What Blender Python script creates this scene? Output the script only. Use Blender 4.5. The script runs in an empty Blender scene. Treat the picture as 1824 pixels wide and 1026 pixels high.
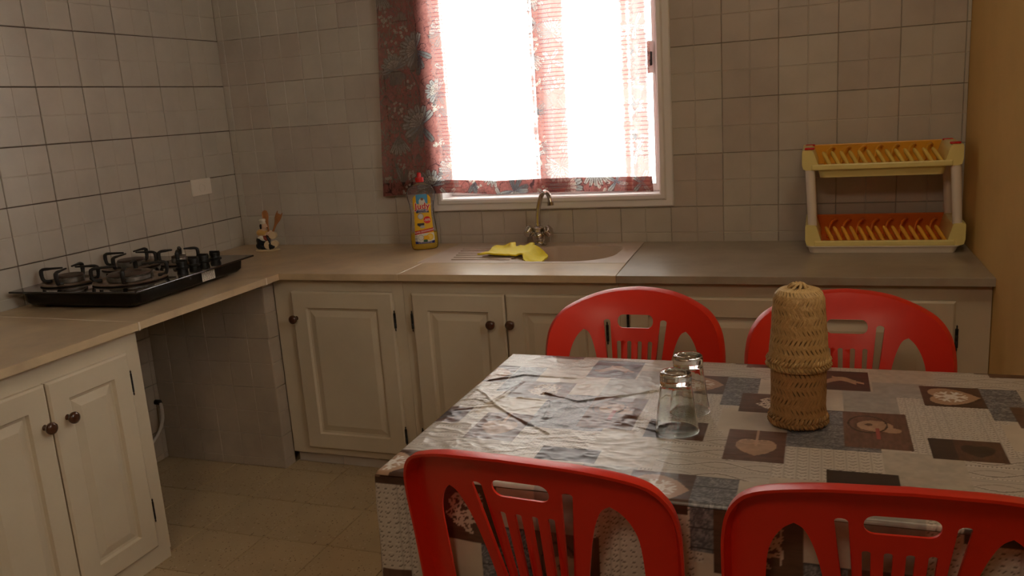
import bpy, bmesh, math, random
import numpy as np
from math import pi, sin, cos, radians as R
from mathutils import Vector, Matrix
from mathutils.geometry import delaunay_2d_cdt

scene = bpy.context.scene
COL = scene.collection
random.seed(7)
RNG = np.random.default_rng(11)

# ------------------------------------------------------------------ camera
def cam_axes(yaw, pitch, roll):
    f = Vector((sin(yaw)*cos(pitch), cos(yaw)*cos(pitch), sin(pitch)))
    r = Vector((cos(yaw), -sin(yaw), 0)); u = r.cross(f)
    return r*cos(roll)+u*sin(roll), -r*sin(roll)+u*cos(roll), f
CAM = Vector((2.5809, -3.2592, 1.3474))
FPX = 1486.93
cr, cu, cf = cam_axes(-0.3619, -0.2128, -0.0676)
cd = bpy.data.cameras.new('camera'); co = bpy.data.objects.new('camera', cd); COL.objects.link(co)
cd.sensor_width = 36; cd.lens = FPX/1824*36; cd.clip_start = .02; cd.clip_end = 100
m = Matrix((cr, cu, -cf)).transposed().to_4x4(); m.translation = CAM
co.matrix_world = m; scene.camera = co

# ------------------------------------------------------------------ light
scene.view_settings.view_transform = 'Standard'
scene.view_settings.look = 'None'
scene.view_settings.gamma = 1
scene.view_settings.use_curve_mapping = False
scene.view_settings.exposure = -0.92
w = bpy.data.worlds.new('world'); scene.world = w; w.use_nodes = True
bg = w.node_tree.nodes['Background']
bg.inputs['Color'].default_value = (1.0, .955, .89, 1); bg.inputs['Strength'].default_value = 21.0

def area(name, loc, target, sx, sy, power, color):
    l = bpy.data.lights.new(name, 'AREA'); l.shape = 'RECTANGLE'; l.size = sx; l.size_y = sy
    l.energy = power; l.color = color
    o = bpy.data.objects.new(name, l); COL.objects.link(o); o.location = loc
    o.rotation_euler = (Vector(target)-Vector(loc)).to_track_quat('-Z', 'Y').to_euler()
    return o
# unseen warm fill light, added behind the camera to lift camera-facing surfaces
area('rear_fill_light', (2.3, -4.1, 2.56), (1.6, -2.4, .8), .5, .5, 30, (1, .78, .54))
# soft ceiling fitting over the table
area('ceiling_light', (2.85, -1.75, 2.57), (2.6, -1.0, 0), .30, .30, 7.0, (1, .80, .52))

# ------------------------------------------------------------------ helpers
def setp(o, label=None, cat=None, group=None, kind=None):
    if label: o['label'] = label
    if cat: o['category'] = cat
    if group: o['group'] = group
    if kind: o['kind'] = kind
    return o
def thing(name, loc, label, cat, group=None, rz=0):
    o = bpy.data.objects.new(name, None); COL.objects.link(o); o.location = loc; o.rotation_euler = (0, 0, rz)
    o.empty_display_size = .05
    return setp(o, label, cat, group)
def wloc(p):
    v = Vector((0, 0, 0))
    while p is not None: v = v + p.location; p = p.parent
    return v
def add(name, verts, faces, mat=None, parent=None, local=False, smooth=False, sharp=None):
    me = bpy.data.meshes.new(name)
    V = np.asarray(verts, float)
    if parent is not None and not local:
        V = V - np.array(wloc(parent))
    if isinstance(faces, np.ndarray):
        n = len(faces); k = faces.shape[1]
        me.vertices.add(len(V)); me.vertices.foreach_set('co', V.astype(np.float32).ravel())
        me.loops.add(n*k); me.loops.foreach_set('vertex_index', faces.astype(np.int32).ravel())
        me.polygons.add(n); me.polygons.foreach_set('loop_start', np.arange(0, n*k, k, dtype=np.int32))
        me.polygons.foreach_set('loop_total', np.full(n, k, dtype=np.int32))
        me.update(calc_edges=True)
    else:
        me.from_pydata([tuple(v) for v in V], [], faces); me.update()
    if smooth:
        me.polygons.foreach_set('use_smooth', [True]*len(me.polygons))
        if sharp: me.set_sharp_from_angle(angle=R(sharp))
    if mat:
        for q in (mat if isinstance(mat, (list, tuple)) else [mat]): me.materials.append(q)
    o = bpy.data.objects.new(name, me); COL.objects.link(o)
    if parent is not None: o.parent = parent
    return o
class MB:
    """collects shapes into one mesh"""
    def __init__(s): s.v = []; s.f = []
    def put(s, v, f):
        b = len(s.v); s.v += [tuple(q) for q in v]; s.f += [tuple(i+b for i in q) for q in f]; return s
    def box(s, x0, x1, y0, y1, z0, z1):
        v = [(x0,y0,z0),(x1,y0,z0),(x1,y1,z0),(x0,y1,z0),(x0,y0,z1),(x1,y0,z1),(x1,y1,z1),(x0,y1,z1)]
        return s.put(v, [(0,3,2,1),(4,5,6,7),(0,1,5,4),(1,2,6,5),(2,3,7,6),(3,0,4,7)])
    def bbox(s, x0, x1, y0, y1, z0, z1, b=.003):
        bm = bmesh.new(); bmesh.ops.create_cube(bm, size=1)
        for q in bm.verts:
            q.co = Vector(((x0+x1)/2+q.co.x*(x1-x0), (y0+y1)/2+q.co.y*(y1-y0), (z0+z1)/2+q.co.z*(z1-z0)))
        bmesh.ops.bevel(bm, geom=bm.edges[:], offset=b, segments=2, profile=.5, affect='EDGES')
        bm.verts.index_update()
        s.put([q.co[:] for q in bm.verts], [[q.index for q in f.verts] for f in bm.faces]); bm.free(); return s
    def lathe(s, prof, loc=(0,0,0), n=32, axis='z', rot=None, sq=(1,1)):
        """prof: list of (r, h)"""
        v = []; f = []; N = len(prof)
        for r, h in prof:
            for k in range(n):
                a = 2*pi*k/n; p = Vector((r*cos(a)*sq[0], r*sin(a)*sq[1], h))
                if rot is not None: p = rot @ p
                v.append((p.x+loc[0], p.y+loc[1], p.z+loc[2]))
        for i in range(N-1):
            for k in range(n):
                a = i*n+k; b = i*n+(k+1) % n
                f.append((a, b, b+n, a+n))
        if prof[0][0] > 1e-5: f.append(tuple(range(n-1, -1, -1)))
        if prof[-1][0] > 1e-5: f.append(tuple(range((N-1)*n, N*n)))
        return s.put(v, f)
    def tube(s, pts, r, n=12, sq=(1, 1), up=None, caps=True):
        pts = [Vector(p) for p in pts]; N = len(pts)
        rr = r if isinstance(r, (list, tuple)) else [r]*N
        v = []; f = []
        prev = None
        for i, p in enumerate(pts):
            t = (pts[min(i+1, N-1)]-pts[max(i-1, 0)]).normalized()
            if prev is None:
                a = Vector(up) if up else (Vector((0, 0, 1)) if abs(t.z) < .9 else Vector((1, 0, 0)))
            else: a = prev
            x = (a - t*a.dot(t)).normalized(); prev = x; y = t.cross(x)
            for k in range(n):
                c = 2*pi*k/n; q = p + x*(cos(c)*rr[i]*sq[0]) + y*(sin(c)*rr[i]*sq[1]); v.append(q[:])
        for i in range(N-1):
            for k in range(n):
                a = i*n+k; b = i*n+(k+1) % n; f.append((a, b, b+n, a+n))
        if caps: f.append(tuple(range(n-1, -1, -1))); f.append(tuple(range((N-1)*n, N*n)))
        return s.put(v, f)
    def prism(s, poly, z0, z1, b=0):
        n = len(poly)
        if b:
            c = []
            P = [Vector(q) for q in poly]
            for i in range(n):
                e1 = (P[i]-P[i-1]).normalized(); e2 = (P[(i+1) % n]-P[i]).normalized()
                n1 = Vector((-e1.y, e1.x)); n2 = Vector((-e2.y, e2.x)); k = (n1+n2); k = k/max(.3, k.dot(n1))
                c.append(P[i]+k*b)
            loops = [([q[:] for q in P], z0), ([q[:] for q in P], z1-b), ([q[:] for q in c], z1)]
        else: loops = [(poly, z0), (poly, z1)]
        v = [(q[0], q[1], z) for L, z in loops for q in L]; f = []
        for i in range(len(loops)-1):
            for k in range(n): f.append((i*n+k, i*n+(k+1) % n, (i+1)*n+(k+1) % n, (i+1)*n+k))
        f.append(tuple(range(n-1, -1, -1))); f.append(tuple(range((len(loops)-1)*n, len(loops)*n)))
        return s.put(v, f)
    def map(s, fn): s.v = [tuple(fn(*q)) for q in s.v]; return s
    def build(s, name, mat, parent=None, smooth=False, local=False, sharp=None):
        return add(name, s.v, s.f, mat, parent, local, smooth, sharp)

def inside(P, poly):
    """P (n,2) in polygon"""
    x, y = P[:, 0], P[:, 1]; c = np.zeros(len(P), bool); n = len(poly)
    for i in range(n):
        x1, y1 = poly[i]; x2, y2 = poly[(i+1) % n]
        if y1 == y2: continue
        k = ((y1 > y) != (y2 > y)) & (x < (x2-x1)*(y-y1)/(y2-y1)+x1); c ^= k
    return c
def cdt_plate(outline, holes, step, thick, fn):
    """flat sheet with holes, thickened; fn(s,t,d)->xyz with d in [0,1] through the thickness"""
    vs = []; es = []
    for L in [outline]+holes:
        b = len(vs); n = len(L); vs += [Vector(q) for q in L]; es += [(b+i, b+(i+1) % n) for i in range(n)]
    A = np.array(outline); gx = np.arange(A[:, 0].min(), A[:, 0].max(), step); gy = np.arange(A[:, 1].min(), A[:, 1].max(), step)
    G = np.array([(a+.37*step, b+.31*step) for a in gx for b in gy])
    if len(G):
        k = inside(G, outline)
        for h in holes: k &= ~inside(G, h)
        allb = np.array([q[:] for q in vs])
        G = G[k]
        if len(G):
            d = np.min(np.hypot(G[:, None, 0]-allb[None, :, 0], G[:, None, 1]-allb[None, :, 1]), 1)
            G = G[d > step*.45]
            vs += [Vector(q) for q in G]
    r = delaunay_2d_cdt(vs, es, [], 0, 1e-6)
    V = [q[:] for q in r[0]]; F = [list(q) for q in r[2]]
    C = np.array([np.mean([V[i] for i in f], 0) for f in F]); k = inside(C, outline)
    for h in holes: k &= ~inside(C, h)
    F = [f for f, kk in zip(F, k) if kk]
    # boundary edges
    cnt = {}
    for f in F:
        for i in range(3):
            e = (f[i], f[(i+1) % 3]); cnt[e] = 1
    n = len(V)
    verts = [fn(x, y, 0) for x, y in V]+[fn(x, y, 1) for x, y in V]
    faces = [tuple(f) for f in F]+[tuple(i+n for i in reversed(f)) for f in F]
    for (a, b) in cnt:
        if (b, a) not in cnt: faces.append((b, a, a+n, b+n))
    return verts, faces
def rrect(x0, x1, y0, y1, r, n=6):
    o = []
    rs = r if isinstance(r, (list, tuple)) else [r]*4
    for (cx, cy, a0), q in zip([(x1, y1, 0), (x0, y1, 90), (x0, y0, 180), (x1, y0, 270)], rs):
        ccx = cx-q if cx == x1 else cx+q; ccy = cy-q if cy == y1 else cy+q
        for k in range(n+1):
            a = R(a0+90*k/n); o.append((ccx+q*cos(a), ccy+q*sin(a)))
    return o
def grid_faces(nx, ny, off=0):
    i = np.arange(nx-1); j = np.arange(ny-1); I, J = np.meshgrid(i, j, indexing='ij'); a = (I*ny+J).ravel()+off
    return np.stack([a, a+ny, a+ny+1, a+1], 1)
def spline(pts, n=8):
    P = [Vector(p) for p in pts]; o = []
    for i in range(len(P)-1):
        a = P[max(i-1, 0)]; b = P[i]; c = P[i+1]; d = P[min(i+2, len(P)-1)]
        for k in range(n):
            t = k/n; o.append(.5*((2*b)+(c-a)*t+(2*a-5*b+4*c-d)*t*t+(3*b-a-3*c+d)*t**3))
    o.append(P[-1]); return o
def rect_minus(r, h):
    x0, x1, y0, y1 = r; a0, a1, b0, b1 = h
    if a1 <= x0 or a0 >= x1 or b1 <= y0 or b0 >= y1: return [r]
    o = []
    if a0 > x0: o.append((x0, a0, y0, y1)); x0 = a0
    if a1 < x1: o.append((a1, x1, y0, y1)); x1 = a1
    if b0 > y0: o.append((x0, x1, y0, b0))
    if b1 < y1: o.append((x0, x1, b1, y1))
    return [q for q in o if q[1]-q[0] > .006 and q[3]-q[2] > .006]
# numpy noise
def vnoise(x, y, sc, seed=0):
    rg = np.random.default_rng(seed); T = rg.random((128, 128))
    X = np.asarray(x)/sc+31.7; Y = np.asarray(y)/sc+47.3; i = np.floor(X).astype(int); j = np.floor(Y).astype(int)
    u = X-i; v = Y-j; u = u*u*(3-2*u); v = v*v*(3-2*v); i %= 128; j %= 128; i1 = (i+1) % 128; j1 = (j+1) % 128
    return (T[i, j]*(1-u)+T[i1, j]*u)*(1-v)+(T[i, j1]*(1-u)+T[i1, j1]*u)*v
def fbm(x, y, sc, seed=0, o=3): return sum(vnoise(x, y, sc/2**k, seed+k)/2**k for k in range(o))/sum(1/2**k for k in range(o))

# ------------------------------------------------------------------ materials
def mat(name, col, rough=.5, metal=0, bump=0, bscale=40, var=0, vscale=3, spec=.5, coat=0, trans=0, ior=1.45, attr=None, col2=None, spots=None, sss=0):
    m = bpy.data.materials.new(name); m.use_nodes = True; nt = m.node_tree; N = nt.nodes; L = nt.links
    b = N['Principled BSDF']; b.inputs['Roughness'].default_value = rough; b.inputs['Metallic'].default_value = metal
    b.inputs['Specular IOR Level'].default_value = spec; b.inputs['Coat Weight'].default_value = coat
    b.inputs['Transmission Weight'].default_value = trans; b.inputs['IOR'].default_value = ior
    b.inputs['Base Color'].default_value = (*col, 1)
    tc = N.new('ShaderNodeTexCoord')
    src = None
    if attr:
        a = N.new('ShaderNodeAttribute'); a.attribute_name = attr; src = a.outputs['Color']
    if var or col2:
        nz = N.new('ShaderNodeTexNoise'); nz.inputs['Scale'].default_value = vscale; nz.inputs['Detail'].default_value = 6
        nz.inputs['Roughness'].default_value = .6
        L.new(tc.outputs['Object'], nz.inputs['Vector'])
        mx = N.new('ShaderNodeMix'); mx.data_type = 'RGBA'
        rp = N.new('ShaderNodeValToRGB'); rp.color_ramp.elements[0].position = .35; rp.color_ramp.elements[1].position = .68
        L.new(nz.outputs['Fac'], rp.inputs['Fac']); L.new(rp.outputs['Color'], mx.inputs['Factor'])
        c2 = col2 or tuple(c*(1-var) for c in col)
        mx.inputs['A'].default_value = (*col, 1); mx.inputs['B'].default_value = (*c2, 1)
        if src is not None: L.new(src, mx.inputs['A']); mx.blend_type = 'MULTIPLY'; mx.inputs['B'].default_value = (1-var, 1-var, 1-var, 1)
        src = mx.outputs['Result']
    if spots:
        # spots: list of (scale, threshold, colour)
        for sc, th, c in spots:
            vo = N.new('ShaderNodeTexVoronoi'); vo.inputs['Scale'].default_value = sc; L.new(tc.outputs['Object'], vo.inputs['Vector'])
            mt = N.new('ShaderNodeMath'); mt.operation = 'LESS_THAN'; mt.inputs[1].default_value = th; L.new(vo.outputs['Distance'], mt.inputs[0])
            vr = N.new('ShaderNodeMath'); vr.operation = 'GREATER_THAN'; vr.inputs[1].default_value = .6
            sp = N.new('ShaderNodeSeparateColor'); L.new(vo.outputs['Color'], sp.inputs['Color']); L.new(sp.outputs['Red'], vr.inputs[0])
            mu = N.new('ShaderNodeMath'); mu.operation = 'MULTIPLY'; L.new(mt.outputs[0], mu.inputs[0]); L.new(vr.outputs[0], mu.inputs[1])
            mx = N.new('ShaderNodeMix'); mx.data_type = 'RGBA'; L.new(mu.outputs[0], mx.inputs['Factor'])
            if src is not None: L.new(src, mx.inputs['A'])
            else: mx.inputs['A'].default_value = (*col, 1)
            mx.inputs['B'].default_value = (*c, 1); src = mx.outputs['Result']
    if src is not None: L.new(src, b.inputs['Base Color'])
    if bump:
        nz = N.new('ShaderNodeTexNoise'); nz.inputs['Scale'].default_value = bscale; nz.inputs['Detail'].default_value = 4
        L.new(tc.outputs['Object'], nz.inputs['Vector'])
        bp = N.new('ShaderNodeBump'); bp.inputs['Strength'].default_value = bump; bp.inputs['Distance'].default_value = .002
        L.new(nz.outputs['Fac'], bp.inputs['Height']); L.new(bp.outputs['Normal'], b.inputs['Normal'])
    return m
M = {}
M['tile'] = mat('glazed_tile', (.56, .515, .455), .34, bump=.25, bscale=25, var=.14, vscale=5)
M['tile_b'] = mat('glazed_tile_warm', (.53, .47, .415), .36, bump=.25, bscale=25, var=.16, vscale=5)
M['tile_n'] = mat('glazed_tile_shaded', (.45, .375, .30), .38, bump=.25, bscale=25, var=.2, vscale=5)  # browner copy of the tile, dim warm shade of the nook put into its colour
M['grout'] = mat('grout', (.17, .13, .10), .9, bump=.5, bscale=120, var=.5, vscale=12)
M['grout_l'] = mat('grout_light', (.52, .46, .39), .9, bump=.5, bscale=120, col2=(.20, .15, .11), vscale=5)
M['terrazzo'] = mat('terrazzo', (.50, .385, .24), .5, bump=.15, bscale=90, var=.16, vscale=4,
                    spots=[(95, .22, (.22, .15, .09)), (60, .16, (.55, .46, .35)), (40, .10, (.10, .06, .04))])
M['fgrout'] = mat('floor_joint', (.13, .085, .05), .9)
M['orange'] = mat('orange_wall_paint', (.82, .56, .21), .75, bump=.3, bscale=35, var=.10, vscale=2.5)
M['ochre'] = mat('deep_ochre_wall_paint', (.42, .22, .08), .8, bump=.3, bscale=35, var=.10, vscale=2.5)
M['plaster'] = mat('white_plaster', (.50, .43, .34), .85, bump=.2, bscale=60)
M['marble'] = mat('beige_marble', (.62, .475, .30), .3, bump=.08, bscale=30, col2=(.46, .345, .23), vscale=6)
M['marble_r'] = mat('greyer_marble', (.40, .345, .275), .3, bump=.08, bscale=30, col2=(.30, .25, .19), vscale=7)
M['joint'] = mat('pale_cement', (.70, .60, .48), .8, bump=.5, bscale=150)
M['sink'] = mat('beige_composite', (.60, .49, .41), .35, var=.08, vscale=8, spots=[(400, .25, (.5, .4, .33))])
M['cream'] = mat('cream_painted_wood', (.60, .515, .39), .42, bump=.12, bscale=30, var=.1, vscale=4)
M['knob'] = mat('brown_wood_knob', (.085, .032, .018), .25, var=.3, vscale=60, coat=.4)
M['iron'] = mat('black_iron', (.012, .011, .011), .5, bump=.2, bscale=200)
M['hobglass'] = mat('black_glass', (.006, .006, .007), .08, spec=.6, coat=.3)
M['hobbody'] = mat('black_enamel', (.004, .0035, .0035), .35, spec=.25)
M['ring'] = mat('heated_steel_ring', (.32, .25, .19), .35, metal=.8, var=.4, vscale=30)
M['burner'] = mat('burner_alloy', (.30, .28, .26), .4, metal=.8, var=.4, vscale=60)
M['cap'] = mat('burner_cap', (.085, .055, .042), .5, var=.4, vscale=40)
M['red'] = mat('red_plastic', (.62, .022, .008), .36, bump=.04, bscale=150, spec=.45)
M['redcap'] = mat('red_cap', (.62, .01, .01), .3)
M['chrome'] = mat('chrome', (.62, .58, .52), .14, metal=1, var=.2, vscale=20)
M['pvc'] = mat('white_window_frame', (.82, .80, .80), .35)
M['black'] = mat('black_plastic', (.01, .01, .01), .4)
M['yellowcloth'] = mat('yellow_rubber', (.85, .70, .01), .6, bump=.5, bscale=260)
M['rackyel'] = mat('pale_yellow_plastic', (.82, .70, .28), .3, sss=0)
M['rackora'] = mat('orange_plastic', (.78, .38, .03), .3)
M['rackora2'] = mat('deep_orange_plastic', (.70, .16, .01), .32)
M['rackfin'] = mat('orange_fin_plastic', (.84, .42, .05), .25)
M['rackfin2'] = mat('amber_fin_plastic', (.82, .58, .13), .25)
M['rackwhite'] = mat('white_plastic', (.82, .74, .66), .35)
M['straw'] = mat('woven_straw', (.50, .33, .13), .65, bump=.3, bscale=300, var=.25, vscale=90)
M['straw_d'] = mat('darker_woven_straw', (.40, .225, .085), .65, bump=.3, bscale=300, var=.25, vscale=90)
M['sockw'] = mat('white_socket_plastic', (.80, .75, .68), .4)
M['spoonwood'] = mat('spoon_wood', (.42, .17, .055), .5, var=.25, vscale=30)
M['white_gl'] = mat('white_glaze', (.70, .66, .58), .25)
M['skin_gl'] = mat('flesh_glaze', (.66, .46, .33), .3)
M['black_gl'] = mat('black_glaze', (.01, .012, .018), .2)
M['red_gl'] = mat('red_glaze', (.32, .05, .03), .3)
M['yellow_gl'] = mat('ochre_glaze', (.60, .36, .10), .3)
M['cream_gl'] = mat('cream_glaze', (.66, .52, .33), .3)
M['hose'] = mat('white_hose', (.55, .50, .45), .4)
M['tablewood'] = mat('table_wood', (.16, .08, .04), .5, var=.3, vscale=10)
M['bottom'] = mat('glass_tint', (.8, .8, .8), .05)
def attr_mat(name, rough, bump=.0, bscale=100, spec=.5, coat=0):
    return mat(name, (1, 1, 1), rough, attr='paint', bump=bump, bscale=bscale, spec=spec, coat=coat)
M['oilcloth'] = attr_mat('printed_oilcloth', .36, bump=.08, bscale=60, spec=.55, coat=.18)
M['oilcloth'].node_tree.nodes['Principled BSDF'].inputs['Coat Roughness'].default_value = .3
M['straw'] = attr_mat('woven_straw_strands', .6, bump=.3, bscale=300)
M['straw_d'] = M['straw']
def glassmat(name, col, rough=.0, ior=1.45, thin=False):
    m = bpy.data.materials.new(name); m.use_nodes = True; nt = m.node_tree; N = nt.nodes; L = nt.links
    b = N['Principled BSDF']; b.inputs['Base Color'].default_value = (*col, 1); b.inputs['Roughness'].default_value = rough
    b.inputs['Transmission Weight'].default_value = 1; b.inputs['IOR'].default_value = ior
    if thin:
        for n in list(N):
            if n.type != 'OUTPUT_MATERIAL': N.remove(n)
        t = N.new('ShaderNodeBsdfTransparent'); t.inputs[0].default_value = (*col, 1)
        g = N.new('ShaderNodeBsdfGlossy'); g.inputs['Roughness'].default_value = max(rough, .02)
        fr = N.new('ShaderNodeFresnel'); fr.inputs[0].default_value = ior
        x = N.new('ShaderNodeMixShader'); L.new(fr.outputs[0], x.inputs[0]); L.new(t.outputs[0], x.inputs[1]); L.new(g.outputs[0], x.inputs[2])
        out = [n for n in N if n.type == 'OUTPUT_MATERIAL'][0]; L.new(x.outputs[0], out.inputs[0])
    return m
M['glass'] = glassmat('clear_glass', (.93, .96, .93), 0, 1.5)
M['pane'] = glassmat('window_pane', (.96, .98, .97), 0, 1.3, thin=True)
def hazy(name, tcol, dcol, k, rough=.08, ior=1.45):
    m = bpy.data.materials.new(name); m.use_nodes = True; nt = m.node_tree; N = nt.nodes; L = nt.links
    for n in list(N):
        if n.type != 'OUTPUT_MATERIAL': N.remove(n)
    out = [n for n in N if n.type == 'OUTPUT_MATERIAL'][0]
    t = N.new('ShaderNodeBsdfTransparent'); t.inputs[0].default_value = (*tcol, 1)
    d = N.new('ShaderNodeBsdfDiffuse'); d.inputs[0].default_value = (*dcol, 1)
    u = N.new('ShaderNodeBsdfTranslucent'); u.inputs[0].default_value = (*dcol, 1)
    du = N.new('ShaderNodeMixShader'); L.new(d.outputs[0], du.inputs[1]); L.new(u.outputs[0], du.inputs[2])
    x = N.new('ShaderNodeMixShader'); x.inputs[0].default_value = k; L.new(t.outputs[0], x.inputs[1]); L.new(du.outputs[0], x.inputs[2])
    g = N.new('ShaderNodeBsdfGlossy'); g.inputs['Roughness'].default_value = rough
    fr = N.new('ShaderNodeFresnel'); fr.inputs[0].default_value = ior
    y = N.new('ShaderNodeMixShader'); L.new(fr.outputs[0], y.inputs[0]); L.new(x.outputs[0], y.inputs[1]); L.new(g.outputs[0], y.inputs[2])
    L.new(y.outputs[0], out.inputs[0]); return m
M['pet'] = hazy('clear_plastic', (.97, .96, .96), (.7, .66, .64), .14, ior=1.18)
M['liquid'] = hazy('yellow_soap', (.95, .72, .08), (.95, .74, .04), .75, ior=1.1)
def curtain_mat():
    m = bpy.data.materials.new('printed_curtain_fabric'); m.use_nodes = True; nt = m.node_tree; N = nt.nodes; L = nt.links
    for n in list(N):
        if n.type != 'OUTPUT_MATERIAL': N.remove(n)
    out = [n for n in N if n.type == 'OUTPUT_MATERIAL'][0]
    a = N.new('ShaderNodeAttribute'); a.attribute_name = 'paint'
    th = N.new('ShaderNodeAttribute'); th.attribute_name = 'sheer'
    d = N.new('ShaderNodeBsdfDiffuse'); t = N.new('ShaderNodeBsdfTranslucent'); tr = N.new('ShaderNodeBsdfTransparent')
    L.new(a.outputs['Color'], d.inputs[0]); L.new(a.outputs['Color'], t.inputs[0])
    x = N.new('ShaderNodeMixShader'); x.inputs[0].default_value = .50; L.new(d.outputs[0], x.inputs[1]); L.new(t.outputs[0], x.inputs[2])
    y = N.new('ShaderNodeMixShader'); L.new(th.outputs['Fac'], y.inputs[0]); L.new(x.outputs[0], y.inputs[1]); L.new(tr.outputs[0], y.inputs[2])
    L.new(y.outputs[0], out.inputs[0]); return m
M['curtain'] = curtain_mat()

# ------------------------------------------------------------------ the room
P = .2; GX = .0315; GZ = .9265; ZC = .79
XR = 3.045; H = 2.62; YF = -5.2
def struct(name, mb, m): return setp(mb.build(name, m), kind='structure')
WX0, WX1, WZ0, WZ1 = 1.055, 2.005, .965, 2.02      # window opening
fl = struct('floor', MB().box(-.15, XR+.15, YF-.15, .15, -.12, -.004), M['fgrout'])
struct('ceiling', MB().box(-.15, XR+.15, YF-.15, .15, H, H+.1), M['plaster'])
wb = MB()
for x0, x1, z0, z1 in [(-.15, WX0, 0, H), (WX1, XR+.15, 0, H), (WX0, WX1, 0, WZ0), (WX0, WX1, WZ1, H)]: wb.box(x0, x1, .006, .15, z0, z1)
wall_back = struct('wall_back', wb, M['grout_l'])
wall_left = struct('wall_left', MB().box(-.15, -.006, YF, .15, -.004, H), M['grout'])
DY0, DY1, DZ = -5.05, -4.05, 2.1
wr = MB()
VY0, VY1, VZ0, VZ1 = -2.25, -1.70, 1.45, 2.15      # side window over the table end, outside the frame
wr.box(XR, XR+.15, VY1, 0.006, -.004, H).box(XR, XR+.15, DY1, VY0, -.004, H).box(XR, XR+.15, VY0, VY1, -.004, VZ0).box(XR, XR+.15, VY0, VY1, VZ1, H).box(XR, XR+.15, YF, DY0, -.004, H).box(XR, XR+.15, DY0, DY1, DZ, H)
struct('wall_right', wr, M['orange'])
struct('wall_front', MB().box(-.15, XR+.15, YF-.15, YF, -.004, H), M['ochre'])
dr = MB()
dr.box(XR-.02, XR+.02, DY1, DY1+.07, 0, DZ+.07).box(XR-.02, XR+.02, DY0-.07, DY0, 0, DZ+.07).box(XR-.02, XR+.02, DY0, DY1, DZ, DZ+.07)
dr.bbox(XR+.03, XR+.07, DY0+.002, DY1-.002, .004, DZ-.002, .003)
struct('door_1', dr, M['cream'])

def tile_mesh(pieces, T=.006, mid=None, g=.0011, gr=.0022):
    """embossed wall tile: a slab whose face is a 2x2 of raised pads. Coordinates (a,b,depth) depth 0 = wall plane, T = face"""
    mb = MB()
    for (a0, a1, b0, b1) in pieces:
        # slab
        v = [(a0, b0, 0), (a1, b0, 0), (a1, b1, 0), (a0, b1, 0), (a0, b0, T*.72), (a1, b0, T*.72), (a1, b1, T*.72), (a0, b1, T*.72)]
        mb.put(v, [(4, 5, 6, 7), (0, 1, 5, 4), (1, 2, 6, 5), (2, 3, 7, 6), (3, 0, 4, 7)])
        ma, mbb = mid
        sa = [a0]+([ma] if a0+.01 < ma < a1-.01 else [])+[a1]; sb = [b0]+([mbb] if b0+.01 < mbb < b1-.01 else [])+[b1]
        for i in range(len(sa)-1):
            for j in range(len(sb)-1):
                p0 = sa[i]+(gr*.5 if i else 0); p1 = sa[i+1]-(gr*.5 if i < len(sa)-2 else 0)
                q0 = sb[j]+(gr*.5 if j else 0); q1 = sb[j+1]-(gr*.5 if j < len(sb)-2 else 0); e = .0016
                v = [(p0, q0, T*.72), (p1, q0, T*.72), (p1, q1, T*.72), (p0, q1, T*.72), (p0+e, q0+e, T), (p1-e, q0+e, T), (p1-e, q1-e, T), (p0+e, q1-e, T)]
                mb.put(v, [(4, 5, 6, 7), (0, 1, 5, 4), (1, 2, 6, 5), (2, 3, 7, 6), (3, 0, 4, 7)])
    return mb
def tile_wall(parent, ao, bo, ra, rb, fn, holes=(), mats=('tile',), jit=.0005, g=.0011):
    """tiles on grid (ao+P*k, bo+P*j) clipped to ranges; fn(a,b,d)->xyz"""
    k0 = math.floor((ra[0]-ao)/P+1e-6); k1 = math.ceil((ra[1]-ao)/P-1e-6); j0 = math.floor((rb[0]-bo)/P+1e-6); j1 = math.ceil((rb[1]-bo)/P-1e-6)
    for k in range(k0, k1):
        for j in range(j0, j1):
            A0, B0 = ao+P*k, bo+P*j
            r = (max(A0, ra[0])+g, min(A0+P, ra[1])-g, max(B0, rb[0])+g, min(B0+P, rb[1])-g)
            if r[1]-r[0] < .006 or r[3]-r[2] < .006: continue
            ps = [r]
            for h in holes: ps = [q for p in ps for q in rect_minus(p, h)]
            if not ps: continue
            mb = tile_mesh(ps, mid=(A0+P/2, B0+P/2))
            dd = random.uniform(-jit, jit); ta = random.uniform(-.003, .003); tb = random.uniform(-.003, .003)
            mb.map(lambda a, b, d: fn(a, b, d if d < 1e-6 else d+dd+(a-A0-.1)*ta+(b-B0-.1)*tb))
            mb.build('tile', M[random.choice(mats)], parent)
# back wall: y = 0 is the tile face
tile_wall(wall_back, GX, GZ, (-.004, XR), (ZC-.02, 2.3265), lambda a, b, d: (a, .006-d, b), holes=[(WX0, WX1, WZ0, WZ1)], mats=('tile', 'tile_b'), g=.0007)
tile_wall(wall_left, 0, GZ, (-2.2, 0), (ZC-.02, 2.1265), lambda a, b, d: (-.006+d, a, b), mats=('tile',), g=.0019)
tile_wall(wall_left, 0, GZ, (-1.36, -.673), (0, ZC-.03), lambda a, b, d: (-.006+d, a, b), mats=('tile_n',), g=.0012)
# plain left wall farther from the window is painted
# stub wall beside the empty bay under the hob
wi = struct('wall_inner', MB().box(-.002, .585, -.672, -.612, 0, ZC-.028), M['grout'])
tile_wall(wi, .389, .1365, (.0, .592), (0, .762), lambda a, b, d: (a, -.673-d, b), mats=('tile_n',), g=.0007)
tile_wall(wi, -.679, .1365, (-.679, -.612), (0, .762), lambda a, b, d: (.586+d, a, b), mats=('tile_n',), g=.0007)
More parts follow.
